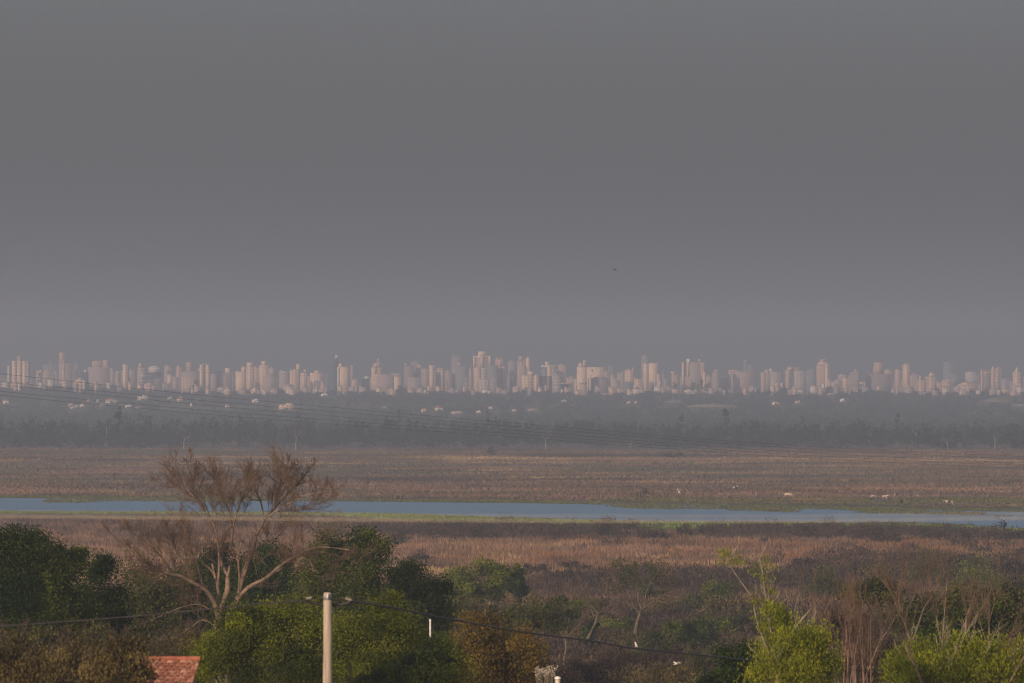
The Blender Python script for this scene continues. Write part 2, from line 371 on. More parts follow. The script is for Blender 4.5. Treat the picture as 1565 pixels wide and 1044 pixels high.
bld(AB, "narrow bluish-grey block squeezed left of the big tan pair", 'm', [(353.5, 359.5, 571, None, 'grey', W_), (355, 358, 569.5, 571, 'grey', PH)])
bld(T, "stepped bright tan slab, left half of the big tan pair", 'n', [(360, 375.2, 568.2, None, 'tanplain', SH), (369, 375.2, 560.2, 568.2, 'tanplain', 'upper_storeys'), (361, 365, 566.6, 568.2, 'pale', PH)])
bld(T, "bright tan tower with a tall centre block, right half of the big tan pair", 'f', [(376, 387.5, 560.5, None, 'tan', SH), (377, 385.5, 554.2, 560.5, 'tanplain', PH)])
bld(AB, "hazy tan block filling the gap between the big tan pair and the next tan tower", 'b', [(386, 398, 561, None, 'pink', W_), (388, 392, 559.5, 561, 'pink', PH)])
bld(T, "bright tan tower with a square penthouse, over a dim stepped block", 'm', [(396, 411, 558.6, None, 'tan', SH), (399.4, 407, 551.8, 558.6, 'tanplain', PH), (390, 396, 579, None, 'pink', 'wing')])
bld(AB, "dim greyish-pink block right of the tan tower with a square penthouse", 'f', [(402, 421, 574, None, 'rose', W_), (411, 420.7, 563, 574, 'rose', 'upper_storeys'), (413, 417, 561.5, 563, 'rose', PH)])
bld(AB, "dim banded block with a pale flat cap behind the pink gabled house", 'm', [(426.4, 441.4, 570, None, 'rose', W_), (427, 440, 567.5, 570, 'pale', 'roof_cap'), (428, 432, 565.8, 567.5, 'rose', PH)])
bld(T, "bright tan tower with an offset rooftop box and one glinting window", 'f', [(443, 457.2, 564.6, None, 'tan', SH), (452.6, 458.8, 556.9, 567, 'tanplain', 'stair_tower'), (443.6, 446.2, 563.8, 566.4, 'glint', 'window', .5)])
bld('house', "pink house with a low gable roof at the foot of the tan towers", 'n', [(432.5, 448.5, 590, None, 'pink', W_), (431.5, 449.5, 584.8, 590, 'rose', 'roof', 0, 1)], cat='house')
bld(T, "slim bright tan tower with a stepped left shoulder, second from the gabled house", 'f', [(459, 468.7, 569.6, None, 'tan', SH), (463.6, 468.4, 564.6, 569.6, 'tan', 'upper_storeys')])
bld(T, "bright tan tower with a peaked stepped top behind the block of pale columns", 'm', [(473.8, 492.4, 570, None, 'tanplain', SH), (480.5, 488, 566.4, 570, 'tanplain', PH), (487, 492.4, 573, None, 'rose', 'wing', .4)])
bld(AB, "block striped with pale and dark columns in front of the peaked tan tower", 'n', [(480, 496, 582, None, 'slot', W_), (482.5, 485, 581.6, None, 'pale', 'pier', .8), (486.6, 488.6, 581.6, None, 'rose', 'pier', .8), (489.4, 496, 583, None, 'pink', 'wing', .6)])
bld(AB, "thin hazy slab between the column-striped block and the dark glass tower", 'h', [(497.5, 501, 570, None, 'grey', W_), (498, 500, 568, 570, 'grey', PH)])
bld('office_tower', "slim dark glass tower with a lit pale box floating on its mast top", 'm', [(508.6, 517.5, 552, None, 'dark', SH), (513.6, 516.4, 546.5, 552, 'dark', 'mast'), (512, 517.3, 543, 547.4, 'tanplain', 'roof_cap')])
bld(T, "broad blank pinkish-tan tower right of the dark glass tower", 'n', [(515, 532.5, 560.5, None, 'tanplain', SH), (515.2, 517.4, 561.5, None, 'white', 'corner_strip', .6), (517.8, 519, 562, None, 'slot', 'recess', .3), (516.6, 523, 555.7, 560.5, 'tanplain', PH)], rot=-4)
bld(T, "bright tan tower standing shoulder to shoulder right of the blank tan tower", 'm', [(531.5, 539.2, 558.6, None, 'tanplain', SH), (530, 535, 557.4, 559.4, 'pale', PH)])
bld(AB, "low pinkish annex at the right foot of the blank tan tower", 'f', [(537, 546.8, 580.4, None, 'pink', W_), (541, 546.5, 579, 580.4, 'tan', PH)])
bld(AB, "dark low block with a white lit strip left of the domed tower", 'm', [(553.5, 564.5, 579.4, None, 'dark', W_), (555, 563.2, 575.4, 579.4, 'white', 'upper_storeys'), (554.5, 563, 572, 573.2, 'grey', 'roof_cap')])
bld(T, "stepped tower with a domed top and a dark arched slot", 'm', [(567.6, 583.2, 561, None, 'tan', SH), (569.8, 581, 555.4, 561, 'tan', 'upper_storeys'), (574.6, 581.6, 547.6, 555.4, 'rose', 'spire'), (573.2, 576, 559, 571, 'slot', 'recess', .3)])
bld(AB, "wide dim rose block right of the domed tower", 'f', [(576.5, 603, 573, None, 'rose', W_), (585, 592, 571.4, 573, 'rose', PH)])
bld(AB, "bright tan block with flared top and a glinting window, right of the wide dim block", 'n', [(602, 611.4, 575.5, None, 'tanplain', W_), (599, 613, 570.6, 575.5, 'rose', 'upper_storeys'), (599.2, 601.4, 570.9, 573.2, 'glint', 'window', .5)])
bld(T, "hazy slab with a thin pale flag-like cap, left of the mauve cluster", 'b', [(617.6, 633, 559.5, None, 'mauve', SH), (618, 622.6, 556, 557.4, 'white', 'roof_cap'), (619, 621.5, 557.4, 559.5, 'mauve', PH)])
bld(T, "hazy mauve tower rising behind the mauve cluster", 'h', [(628, 643, 553.5, None, 'mauve', SH), (633, 638, 551, 553.5, 'mauve', PH)])
bld(T, "mauve tower with a pink rooftop box in the mauve cluster", 'b', [(636, 647, 562, None, 'rose', SH), (637.5, 646, 557.2, 562, 'pink', PH), (624, 636, 569, None, 'mauve', 'wing')])
bld(AB, "low gridded mauve block at the front of the mauve cluster", 'm', [(623.5, 643, 577, None, 'rose', W_), (623.6, 626, 578.5, None, 'pale', 'corner_strip', .5)])
bld(T, "flat mauve slab with one pale left edge beside a tan stair tower", 'f', [(643.4, 656, 564, None, 'rose', SH), (643.2, 644.6, 567, None, 'pale', 'corner_strip', .5), (647, 652, 562.4, 564, 'rose', PH)])
bld(T, "tall tan tower with a flat cornice between two mauve slabs", 'n', [(655.6, 663.6, 560.6, None, 'tan', SH), (655, 666, 558.6, 561, 'tanplain', 'roof_cap'), (663.2, 666.4, 566, None, 'mauve', 'wing')])
bld(T, "tan and rose vertically striped tower right of the tan cornice tower", 'f', [(667, 680, 563.6, None, 'rose', SH), (669.4, 672.4, 563, None, 'tan', 'bay', .7), (673.8, 677.6, 563.3, None, 'tan', 'bay', .7), (669, 674, 562, 563.6, 'pink', PH)])
bld(AB, "dim pinkish block between the striped tower and the bright gridded one", 'm', [(679, 691, 567.4, None, 'rose', W_), (678, 683.5, 581, None, 'pink', 'wing', .5), (682, 687, 565.8, 567.4, 'rose', PH)])
bld(T, "very faint tall tower with antennas fading into haze behind the grey tower", 'x', [(690, 704, 544.4, None, 'rose', SH), (691, 692, 537.5, 544.4, 'mauve', 'antenna'), (699, 700, 539, 544.4, 'mauve', 'antenna'), (693, 698, 542.6, 544.4, 'mauve', PH)])
bld(AB, "small bright gridded block at the left edge of the grey tower", 'm', [(690, 696, 567.4, None, 'pale', W_), (691.5, 694, 566, 567.4, 'pale', PH)])
bld(T, "flat grey tower with a pink rooftop box, left of the landmark twin-frame tower", 'f', [(696, 716, 560, None, 'grey', SH), (699, 704.6, 554.4, 560, 'pink', PH), (708.6, 712, 557, 560, 'grey', PH)])
bld(AB, "small bright tan block at the right foot of the flat grey tower", 'n', [(709.4, 716.6, 579.4, None, 'tanplain', W_), (711, 714.5, 578, 579.4, 'pale', PH)])
bld(AB, "narrow pinkish slab peeping between the grey tower and the landmark tower", 'm', [(716.4, 722.2, 565, None, 'rose', W_), (717.4, 720, 562, 565, 'pink', PH)])
bld(T, "tallest landmark tower, pale frames round two dark panels and a square crown", 'm', [(723, 750, 545, None, 'rose', SH), (723, 726.4, 543.6, 561, 'tanplain', 'frame', .9), (732.8, 740, 541, 561, 'tan', 'frame', 1.1), (746.6, 750, 543.8, 560, 'tanplain', 'frame', .9), (723.4, 749.6, 543.9, 546, 'tanplain', 'cornice', .6),
      (730.2, 743, 537, 545, 'tanplain', 'crown'), (725, 734.6, 562, None, 'tan', 'bay', 1.3), (734.8, 745, 562, None, 'band', 'bay', 1.0)])
bld(AB, "pale gridded block in front of the landmark tower", 'n', [(732.6, 748.2, 579, None, 'grid', W_), (736, 742, 577.4, 579, 'pale', PH)])
bld(T, "plain grey slab right of the landmark tower, in front of its right frame", 'f', [(744.4, 761, 559.4, None, 'grey', SH), (750, 755, 557.6, 559.4, 'grey', PH)])
bld(AB, "mauve block with pale dots below the plain grey slab", 'n', [(749.2, 760.4, 576.4, None, 'mauve', W_), (749, 750.4, 578, None, 'pale', 'corner_strip', .5)])
bld(T, "tall double-bay tan tower with a bulky offset top, right of the landmark", 'f', [(760, 772, 560.8, None, 'mauve', SH), (760, 765.4, 560.2, None, 'tan', 'bay', 1.1), (767, 771.8, 560.2, None, 'tan', 'bay', 1.1), (757, 769.6, 549.5, 560.8, 'pink', 'crown'), (757.5, 762, 546.6, 549.5, 'tan', PH), (764, 767, 547.4, 549.5, 'tan', PH)])
bld(T, "hazy pinkish tower right of the double-bay tan tower", 'h', [(776.5, 788, 552.6, None, 'rose', SH), (779, 784, 550.4, 552.6, 'rose', PH)])
bld(AB, "small block with white and pink storeys in the gap right of the double-bay tower", 'm', [(778.4, 790.2, 567.4, None, 'rose', W_), (779, 784.2, 564.2, 571, 'white', 'upper_storeys', .5), (779, 785, 579.5, 585, 'pink', 'lower_wing', .5), (786, 790, 568, 574, 'tan', 'upper_wing', .5)])
bld(T, "pinkish tower with a notched crown behind the slim bright fin", 'b', [(790.6, 804, 553, None, 'pink', SH), (792, 798.6, 544.6, 553, 'pink', 'crown'), (799.6, 804, 550, 553, 'rose', PH)])
bld(T, "slim bright tan fin taller than the blocks below it", 'm', [(803.6, 809.6, 547.4, None, 'tanplain', SH), (804.6, 808.4, 545.6, 547.4, 'pale', PH)])
bld(AB, "dim pink block at the left foot of the slim bright fin", 'f', [(793.4, 806, 560.4, None, 'rose', W_), (796, 800, 559, 560.4, 'rose', PH)])
bld(AB, "bright banded tan block, the wider left one of a pair of matching cubes", 'n', [(797.2, 814.4, 573.6, None, 'tan', W_), (806, 815, 567.8, 573.6, 'tanplain', 'upper_storeys')])
bld(AB, "bright tan cube, the narrower right one of a pair of matching cubes", 'n', [(815.6, 823.6, 573.8, None, 'tan', W_), (817, 821, 572.6, 573.8, 'pale', PH)])
bld(AB, "dark blue-grey block with two pale pilasters right of the matching cubes", 'n', [(823.8, 843.5, 575, None, 'dark', W_), (830, 832.6, 575.6, None, 'grey', 'pier', .6), (836.4, 839.4, 575.8, None, 'rose', 'pier', .6), (832, 837.4, 588.5, None, 'pink', 'lower_wing', 1.2)])
bld(T, "T-shaped tan tower whose wide top overhangs a narrow shaft", 'm', [(836, 842.8, 558.6, None, 'tan', SH), (827, 852, 558.3, 561.2, 'pale', 'roof_cap'), (833, 839.6, 553, 558.6, 'tanplain', PH), (828, 836, 562.4, None, 'grey', 'wing'), (842.6, 849, 561.6, None, 'rose', 'wing')])
bld(T, "pinkish tower with a pale right edge behind the grey banded block", 'm', [(853, 864.4, 558, None, 'pink', SH), (862.8, 864.3, 558.6, None, 'pale', 'corner_strip', .5), (850, 854, 565, 571, 'tan', 'stair_tower', .6), (855, 860, 556.6, 558, 'pink', PH)])
bld(AB, "greyish banded block in front of the pinkish tower with a pale edge", 'n', [(845, 857, 572.6, None, 'band', W_), (847, 852, 571, 572.6, 'rose', PH)])
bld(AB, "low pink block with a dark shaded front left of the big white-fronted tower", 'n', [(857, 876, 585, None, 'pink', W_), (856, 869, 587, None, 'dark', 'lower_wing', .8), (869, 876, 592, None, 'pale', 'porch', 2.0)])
bld(AB, "hazy domed block between the pinkish tower and the big white-fronted tower", 'b', [(866, 881, 577, None, 'pink', W_), (871, 877, 574.6, 577, 'rose', PH)])
bld(T, "big bright blank-fronted tan tower with a small chimney-like box on top", 'n', [(881.6, 897, 561.2, None, 'tanplain', SH), (884, 890.4, 555, 561.2, 'tanplain', PH), (891.4, 895.4, 550, 561.2, 'tan', 'roof_tank'), (878, 881.8, 580, None, 'pale', 'wing'), (886, 897, 585.4, 586.4, 'slot', 'ledge', .3)])
bld(AB, "wide bright tan slab with a dark notch, joined right of the blank-fronted tower", 'f', [(896.5, 923.6, 561, None, 'tanplain', W_), (904, 906.4, 564.6, 568, 'slot', 'opening', .3), (898.8, 900.4, 577, None, 'slot', 'recess', .4), (901.4, 903.4, 572, None, 'pale', 'pier', .8)])
bld(AB, "flat mauve shed-like block in front of the wide tan slab with a notch", 'n', [(904, 931, 577.6, None, 'mauve', W_), (908, 926, 576, 577.6, 'mauve', 'roof_cap')])
bld(AB, "pinkish stepped block sloping down to the right beside the wide tan slab", 'm', [(922, 933, 568.2, None, 'rose', W_), (932, 940.6, 572.4, None, 'pink', 'wing'), (924, 929, 566.4, 568.2, 'rose', PH)])
bld(T, "faint hazy tower behind the pinkish stepped block", 'x', [(929, 937, 559.4, None, 'mauve', SH), (931, 934, 557, 559.4, 'mauve', PH)])
bld(AB, "dim low block below the pinkish stepped one", 'n', [(934.6, 947.8, 580.4, None, 'rose', W_), (937, 942, 579, 580.4, 'rose', PH)])
bld(AB, "hazy rose block left of the spired tan tower", 'b', [(943, 956, 569.6, None, 'rose', W_), (950, 953, 567.4, 569.6, 'pink', PH)])
bld(T, "bright tan tower with a small spire at its right corner", 'm', [(955, 970, 566, None, 'tan', SH), (966.4, 970, 560.6, 566, 'tan', 'spire'), (958, 963, 564.4, 566, 'tan', PH)], rot=6)
bld(AB, "grey shaded block below the spired tan tower", 'f', [(945, 969, 583, None, 'grey', W_), (950, 953, 581, None, 'rose', 'pier', .6)])
bld(AB, "small bright tan block squeezed left of the tall mauve-backed pair", 'f', [(969, 981, 579.6, None, 'tan', W_), (969.4, 973, 576.4, 579.6, 'pink', 'upper_storeys')])
bld('house', "pale villa with a red tiled roof at the foot of the spired tower", 'n', [(967, 978.6, 594, None, 'pale', W_), (966, 979.6, 590.8, 594, 'tile', 'roof', 0, 1), (968.4, 974, 589.8, 591.6, 'white', 'roof_cap', .6)], cat='house')
bld(T, "hazy mauve tower standing behind the tall tan pair", 'h', [(980.6, 990.4, 545, None, 'rose', SH), (982.4, 989, 543, 545, 'pink', PH)])
bld(T, "narrow tan tower, left one of the tall tan pair", 'm', [(983, 991.4, 556.2, None, 'tan', SH), (984.4, 988.6, 554.8, 556.2, 'tan', PH)])
bld(T, "wide blank pinkish-tan tower, right one of the tall tan pair", 'f', [(991.8, 1005.2, 555.2, None, 'tanplain', SH), (992.2, 1004.8, 583.4, None, 'mauve', 'base_storeys', .4), (1000, 1002.4, 583, None, 'pale', 'pier', .9), (994.5, 999, 553.8, 555.2, 'rose', PH)])
bld(AB, "low tan annex with pale columns right of the tall tan pair", 'n', [(1003.6, 1010.2, 572, None, 'pink', W_), (1006.6, 1009.6, 583, None, 'pale', 'pier', .7)])
bld(T, "thin hazy chimney-like slab right of the tall tan pair", 'h', [(1012, 1014.6, 567, None, 'rose', SH), (1014, 1020, 578, None, 'rose', 'wing')])
bld(AB, "tan block with a raised centre behind dark trees, left of the wide slotted tower", 'm', [(1021.6, 1037.8, 573, None, 'pink', W_), (1025, 1032.4, 568, 573, 'tan', PH)])
bld('house', "low pale house with a pitched roof left of the wide slotted tower", 'n', [(1020, 1030, 596, None, 'pale', W_), (1019, 1031, 592, 596, 'pink', 'roof', 0, 1)], cat='house')
bld(T, "wide mauve tower with a bright slotted left edge and pale roof box", 'f', [(1042, 1077, 553.8, None, 'rose', SH), (1042, 1045.6, 553.4, None, 'tan', 'bay', 1.0), (1046.2, 1048.8, 554.6, 575.5, 'slot', 'recess', .3), (1050, 1053.4, 553.6, 575.4, 'tan', 'bay', .9), (1049.4, 1055, 548.6, 553.8, 'white', PH), (1067, 1071.4, 548.8, 553.8, 'pink', PH), (1070.6, 1076.8, 554, None, 'pink', 'bay', .7), (1074, 1078.8, 568, None, 'tan', 'wing', 1.5)])
bld(AB, "dim block with pale stripes at the right foot of the wide slotted tower", 'm', [(1079, 1089.4, 575.4, None, 'rose', W_), (1081, 1085, 573.8, 575.4, 'rose', PH)])
bld(T, "dim pink tower with a narrow top, right of the pyramid of dark trees", 'm', [(1089, 1099.6, 569, None, 'rose', SH), (1092, 1098, 565.4, 569, 'pink', 'upper_storeys')])
bld(AB, "dark block under a bright white horizontal roof strip", 'f', [(1100, 1113, 577.6, None, 'grey', W_), (1101.4, 1109.8, 575.8, 577.2, 'white', 'roof_cap', .6)])
bld(AB, "dim rose block with a straight pale roof edge left of the big mauve slab", 'm', [(1113, 1127, 566.6, None, 'rose', W_), (1114, 1128, 565.4, 566.8, 'pink', 'cornice', .5)])
bld(T, "hazy tower with a small lit cap rising behind the big mauve slab", 'h', [(1136.4, 1142.6, 552.4, None, 'grey', SH), (1136.2, 1142.8, 550, 552.6, 'pink', 'roof_cap', .4), (1142.6, 1152, 557, None, 'grey', 'wing')])
bld(T, "big flat mauve slab right of centre, wider than it is tall", 'f', [(1121, 1152.8, 568, None, 'rose', SH), (1124, 1134, 566.4, 568, 'rose', PH), (1145.6, 1148.4, 591.4, 594, 'white', 'porch', 1.0)])
bld(AB, "pinkish block with a hazy back half right of the big flat mauve slab", 'm', [(1163, 1170, 569, None, 'pink', W_), (1168, 1176.4, 565.4, None, 'rose', 'wing'), (1170, 1174, 563.4, 565.4, 'rose', PH)])
bld(AB, "wide pink gridded block with a white rooftop box", 'm', [(1170.4, 1194, 568, None, 'grid', W_), (1176, 1179.4, 563.6, 568, 'white', PH), (1170.6, 1183, 566.4, 568, 'pink', 'upper_storeys')])
bld(AB, "cluster house with yellowish and white storeys under the wide pink gridded block", 'n', [(1177, 1191.6, 590, None, 'pale', W_), (1184.6, 1191.4, 586, 590, 'tan', 'upper_storeys'), (1193, 1196.8, 586, 588, 'white', 'roof_cap'), (1192, 1197.4, 588, None, 'rose', 'wing')])
bld(T, "narrow tan block with a raised square head, left of the banded block", 'm', [(1200, 1208.2, 565.4, None, 'pink', SH), (1203.8, 1211, 560.4, 565.4, 'tan', PH)])
bld(AB, "pinkish banded block with faint balconies between two narrow towers", 'b', [(1213.4, 1232.4, 567, None, 'grid', W_), (1214, 1225, 561.4, 567, 'mauve', 'upper_storeys'), (1221, 1225, 566, 569, 'pale', PH)])
bld(AB, "plain grey slab left of the tall tan tower with a stepped crown", 'b', [(1233, 1247.6, 565, None, 'grey', W_), (1240, 1246, 562, 565, 'grey', PH)])
bld(T, "tall tan-pink tower with a stepped rounded crown right of the plain grey slab", 'm', [(1248, 1268.6, 558, None, 'pink', SH), (1250, 1266.4, 554, 558, 'tan', 'upper_storeys'), (1253, 1262.4, 549.4, 554, 'pink', 'crown'), (1261, 1266.8, 556, None, 'tan', 'bay', .7)])
bld(AB, "small bright tan cube at the right foot of the stepped-crown tower", 'n', [(1261, 1270, 581, None, 'tan', W_), (1263, 1267, 579.6, 581, 'tan', PH), (1256.4, 1259.4, 586.6, None, 'white', 'porch', .4)])
bld(AB, "pink stepped block climbing right toward a bright tan cube", 'm', [(1276, 1286, 580, None, 'rose', W_), (1281, 1296.4, 573, None, 'rose', 'wing'), (1284, 1290, 571.4, 573, 'pink', PH)])
bld(AB, "bright tan upright block in front of the pink stepped block", 'n', [(1287.8, 1296, 578.4, None, 'tan', W_), (1289, 1294, 577, 578.4, 'pink', PH)])
bld(T, "dark mauve slab with a small pale corner top, right of the upright tan block", 'f', [(1297.6, 1312, 569, None, 'mauve', SH), (1304, 1314.4, 567, None, 'mauve', 'wing', .6), (1306, 1309, 564.2, 567, 'pale', PH)], rot=-8)
bld(AB, "small house-like tan arch block left of the large dark mauve block", 'n', [(1314, 1323.4, 584, 586.8, 'tan', 'roof_cap'), (1320.6, 1323.4, 586.6, None, 'tan', 'pier'), (1310, 1317, 592, None, 'pink', W_)])
bld(T, "large dark mauve block with a tan tower and a glinting window on its roof", 'f', [(1324.6, 1361.8, 571.6, None, 'mauve', W_), (1336, 1349, 554, 571.6, 'pink', 'stair_tower'), (1334.4, 1351, 562, 571.6, 'rose', 'upper_storeys'), (1338.8, 1341.2, 566.6, 569, 'glint', 'window', .6), (1327, 1334, 571, 572.2, 'pink', 'cornice', .5)])
bld(AB, "hazy tan block behind the right end of the large dark mauve block", 'b', [(1352, 1364, 566, None, 'pink', W_), (1354, 1360, 564.4, 566, 'pink', PH)])
bld(T, "narrow pink gridded block left of the slim tan tower near the right side", 'm', [(1367.6, 1377.2, 565.4, None, 'pink', SH), (1369, 1373.4, 563.8, 565.4, 'pink', PH)])
bld(T, "slim tan tower with a flat stepped top, right of the narrow pink gridded block", 'f', [(1379.8, 1391.2, 557.4, None, 'tan', SH), (1382.6, 1388.4, 554.8, 557.4, 'rose', PH)], rot=5)
bld(AB, "thin pale weathered slab below the slim tan flat-topped tower", 'n', [(1385.6, 1391.4, 589, None, 'rose', W_), (1386.4, 1389, 587, 589, 'pale', PH)])
bld(T, "short tan tower with a narrow chimney-like head low in the skyline", 'n', [(1402, 1415.6, 580.4, None, 'pink', SH), (1404.6, 1409.4, 574.8, 580.4, 'pink', PH), (1399, 1402.2, 583, None, 'rose', 'wing')])
bld(T, "stepped tan tower tapering in three tiers, right of the short chimney-headed one", 'f', [(1417.4, 1431.2, 575.6, None, 'pink', SH), (1420, 1428.6, 571.6, 575.6, 'tan', 'upper_storeys'), (1421.4, 1426.6, 569, 571.6, 'tan', PH), (1430.6, 1440.4, 583.8, None, 'pink', 'wing')])
bld(T, "hazy greenish-mauve tower standing alone above the low pink roofs", 'h', [(1441.8, 1459.8, 558.6, None, 'grey', SH), (1444, 1455.4, 553.4, 558.6, 'grey', 'upper_storeys')])
bld(AB, "low pink block at the foot of the hazy greenish-mauve tower", 'n', [(1440, 1453.6, 581.6, None, 'pink', W_), (1447, 1452, 579.8, 581.6, 'tan', PH)])
bld(AB, "long low pink building with a ragged roofline near the right edge", 'f', [(1464.6, 1495.4, 587, None, 'pink', W_), (1470, 1484, 584.6, 587, 'tan', 'upper_storeys'), (1488, 1494, 585.6, 587, 'rose', PH)])
bld(T, "dark-fronted tower with a pale edge frame, left one of the pair near the right edge", 'f', [(1499.2, 1514.4, 566, None, 'mauve', SH), (1499, 1502.2, 565.2, None, 'pink', 'frame', .8), (1502, 1514, 568.2, 573, 'pink', 'cornice', .5)])
bld(T, "tan-pink striped tower, right one of the pair near the right edge", 'n', [(1514.6, 1527.4, 564, None, 'pink', SH), (1516.4, 1519.4, 561.2, None, 'tan', 'bay', .8), (1521.4, 1526.6, 563, None, 'grid', 'bay', .6), (1516, 1520, 559.8, 561.4, 'rose', PH)])
bld(AB, "hazy back block behind the striped tower near the right edge", 'h', [(1522, 1532, 562, None, 'rose', W_), (1524, 1528, 560.6, 562, 'rose', PH)])
bld(T, "bright tan tower with a tapering steeple top, last tower on the right", 'm', [(1548.4, 1560.2, 568.6, None, 'tan', SH), (1551.4, 1557.4, 565, 568.6, 'tan', 'upper_storeys'), (1552.4, 1556.4, 560.4, 565, 'tan', 'spire')])
bld(AB, "low pinkish block under the steeple-topped tower on the right", 'n', [(1546, 1563, 589, None, 'rose', W_), (1556, 1561, 587, 589, 'pink', PH)])

SLOPE = []
# small roofs between the towers: nothing tells these apart
lr = random.Random(12)
for i in range(92):
    px = 8 + i * 17.1 + lr.uniform(-7, 7); w = lr.uniform(2.6, 6.2); base_ = float(np.interp(px, [0, 120, 200, 300, 400, 1200, 1260, 1330, 1570], [588, 585, 587, 595, 596, 596, 592, 596, 598]))
    yt = base_ - lr.uniform(-1.5, 5.5); yb = yt + lr.uniform(4.5, 7.5); mt = lr.choice(['pale', 'pink', 'rose', 'rose', 'pink', 'tan', 'mauve'])
    d_ = lr.uniform(8170, 8350); SLOPE.append((px - w, px + w, yt, yb, d_))
    bl = [(px - w, px + w, yt, None, mt, W_)]
    if i % 3 == 0: bl.append((px - w - .6, px + w + .6, yt - 2.0, yt, lr.choice(['tile', 'rose', 'pink']), 'roof', 0, 1))
    elif i % 3 == 1: bl += [(px - w * .3, px + w * .6, yt - 1.6, yt, lr.choice(['pale', 'pink']), PH), (px + w - .2, px + w * 1.7, yt + 1.4, None, lr.choice(['rose', 'pale']), 'wing')]
    else: bl.append((px - w, px, yt - 2.4, yt, mt, 'upper_storeys'))
    bld('house', "low house whose roof shows among the treetops at the foot of the skyline", d_, bl, cat='house', group='low houses at the foot of the skyline')

# hazy blocks that fill the gaps behind the towers
for i in range(74):
    px = 4 + i * 21.4 + lr.uniform(-9, 9); w = lr.uniform(3.5, 9.5); yt = lr.uniform(567, 586) + (-3 if px < 220 else 1)
    mt = lr.choice(['rose', 'mauve', 'rose', 'pink', 'grey', 'pink', 'pale']); bl = [(px - w, px + w, yt, None, mt, W_)]
    if i % 2: bl.append((px - w * .5, px + w * lr.uniform(0, .5), yt - lr.uniform(1.2, 3.2), yt, lr.choice(['rose', 'pink']), PH))
    if i % 3 == 0: bl.append((px + w - .3, px + w * lr.uniform(1.4, 2.0), yt + lr.uniform(3, 7), None, lr.choice(['rose', 'pink', 'mauve']), 'wing'))
    bld(AB, "plain hazy low block half hidden in the gaps behind the nearer towers", lr.uniform(9500, 11000), bl, group='hazy low blocks behind the towers')

# houses on the wooded slope below the town
def d_slope(py):
    ds = np.linspace(5300, 8345, 500); yg = HZ + (EYE - gz(0 * ds, ds)) / ds * F
    return float(ds[np.argmin(abs(yg - py))])
def hut(label, x0, x1, yt, yb, wall, roof=None, group=None, name='house'):
    d = d_slope(yb + .5); SLOPE.append((x0, x1, yt, yb, d))
    bl = [(x0, x1, yt + (0 if roof is None else (yb - yt) * .4), None, wall, W_)]
    if roof: bl.append((x0 - .5, x1 + .5, yt, yt + (yb - yt) * .42, roof, 'roof', 0, 1))
    else: bl.append((x0 + (x1 - x0) * .45, x1 - .6, yt - (yb - yt) * .3, yt, wall, PH))
    w = (x1 - x0) * .5
    bl.append(((x0 + x1) / 2 - w * .3, (x0 + x1) / 2 + w * .3, yb - (yb - yt) * .38, None, 'slot', 'door', .15))
    return bld(name, label, d, bl, cat='house', group=group)
hut("white house with a red roof low on the slope at the far left", 4.5, 14, 609.5, 617, 'white', 'tile')
hut("wide pinkish two-part house on the slope right of the pale huts", 161, 180, 608, 616, 'pale', 'tile')
hut("tan flat-roofed house on the slope above the pale huts, with a raised right half", 210, 226, 606, 611.5, 'pale')
hut("small pink house with a lit end wall left of a lone white hut", 270, 279, 608, 613.5, 'pink')
hut("lone tiny white hut on the slope under the twin-bay tan tower", 290.4, 293.6, 617, 620.5, 'white')
hut("greyish-white cottage beside dark trees midway down the left slope", 344, 351, 617.6, 622.5, 'pale', 'rose')
hut("bright white low house at the left of the long tan house on the slope", 385, 395, 611, 614.6, 'white')
hut("long lit tan house, the largest on the slope, below the column-striped block", 426, 449, 618.4, 626, 'tan')
hut("thin bright pale shed high on the slope under the dark glass tower", 490, 500.5, 602, 605, 'white')
hut("pinkish cottage low on the slope, left of the tilted-roof house", 643.5, 652, 625, 629.6, 'pink')
hut("pale house with a rust-red tilted roof on the slope below the mauve cluster", 664.5, 677, 620, 627, 'pale', 'tile')
hut("dim pink bungalow low on the slope right of the tilted-roof house", 690, 707, 629, 633, 'rose')
hut("small pale cottage just above the far wood near the middle of the slope", 782.5, 790, 624.6, 629, 'pale', 'pink')
hut("tiny square white house in front of the pyramid of dark trees", 1057.4, 1061.4, 596.4, 602.5, 'white')
hut("cream bungalow on the slope under the cluster house with yellowish storeys", 1180, 1191, 613, 618.4, 'pale', 'pink')
hut("bluish-white shed on the slope under the pinkish banded block", 1217, 1227, 597, 600, 'white')
hut("small cream hut alone on the right slope below the bright upright tan block", 1284, 1291, 610, 613.6, 'white')
hut("pale cottage below the long low pink building near the right edge", 1467, 1476, 597.6, 602, 'pale')
for (x0, x1, y0, y1) in [(104, 112, 617, 621), (113, 121, 619.5, 623), (122, 129, 618, 622), (107, 114, 622, 625), (133, 138, 610.5, 613.5), (147, 151, 611, 614.5), (152, 160, 617, 620.5), (191, 201, 619.6, 623), (206, 214, 621, 624), (256, 263, 607, 610), (520, 527, 600, 603), (586, 591, 620, 623), (728, 735, 628, 631.5), (747, 753, 622, 625), (806, 824, 624, 627.5), (858, 866, 612, 615), (920, 931, 600, 603), (958, 964, 614, 617), (970, 974, 614, 617), (1266, 1271, 601, 604), (1215, 1223, 613, 616.4)]:
    hut("tiny dim pale hut scattered among the trees of the far slope", x0, x1, y0, y1, random.choice(['pale', 'rose', 'pink']), random.choice([None, 'rose']), group='tiny huts on the far slope')
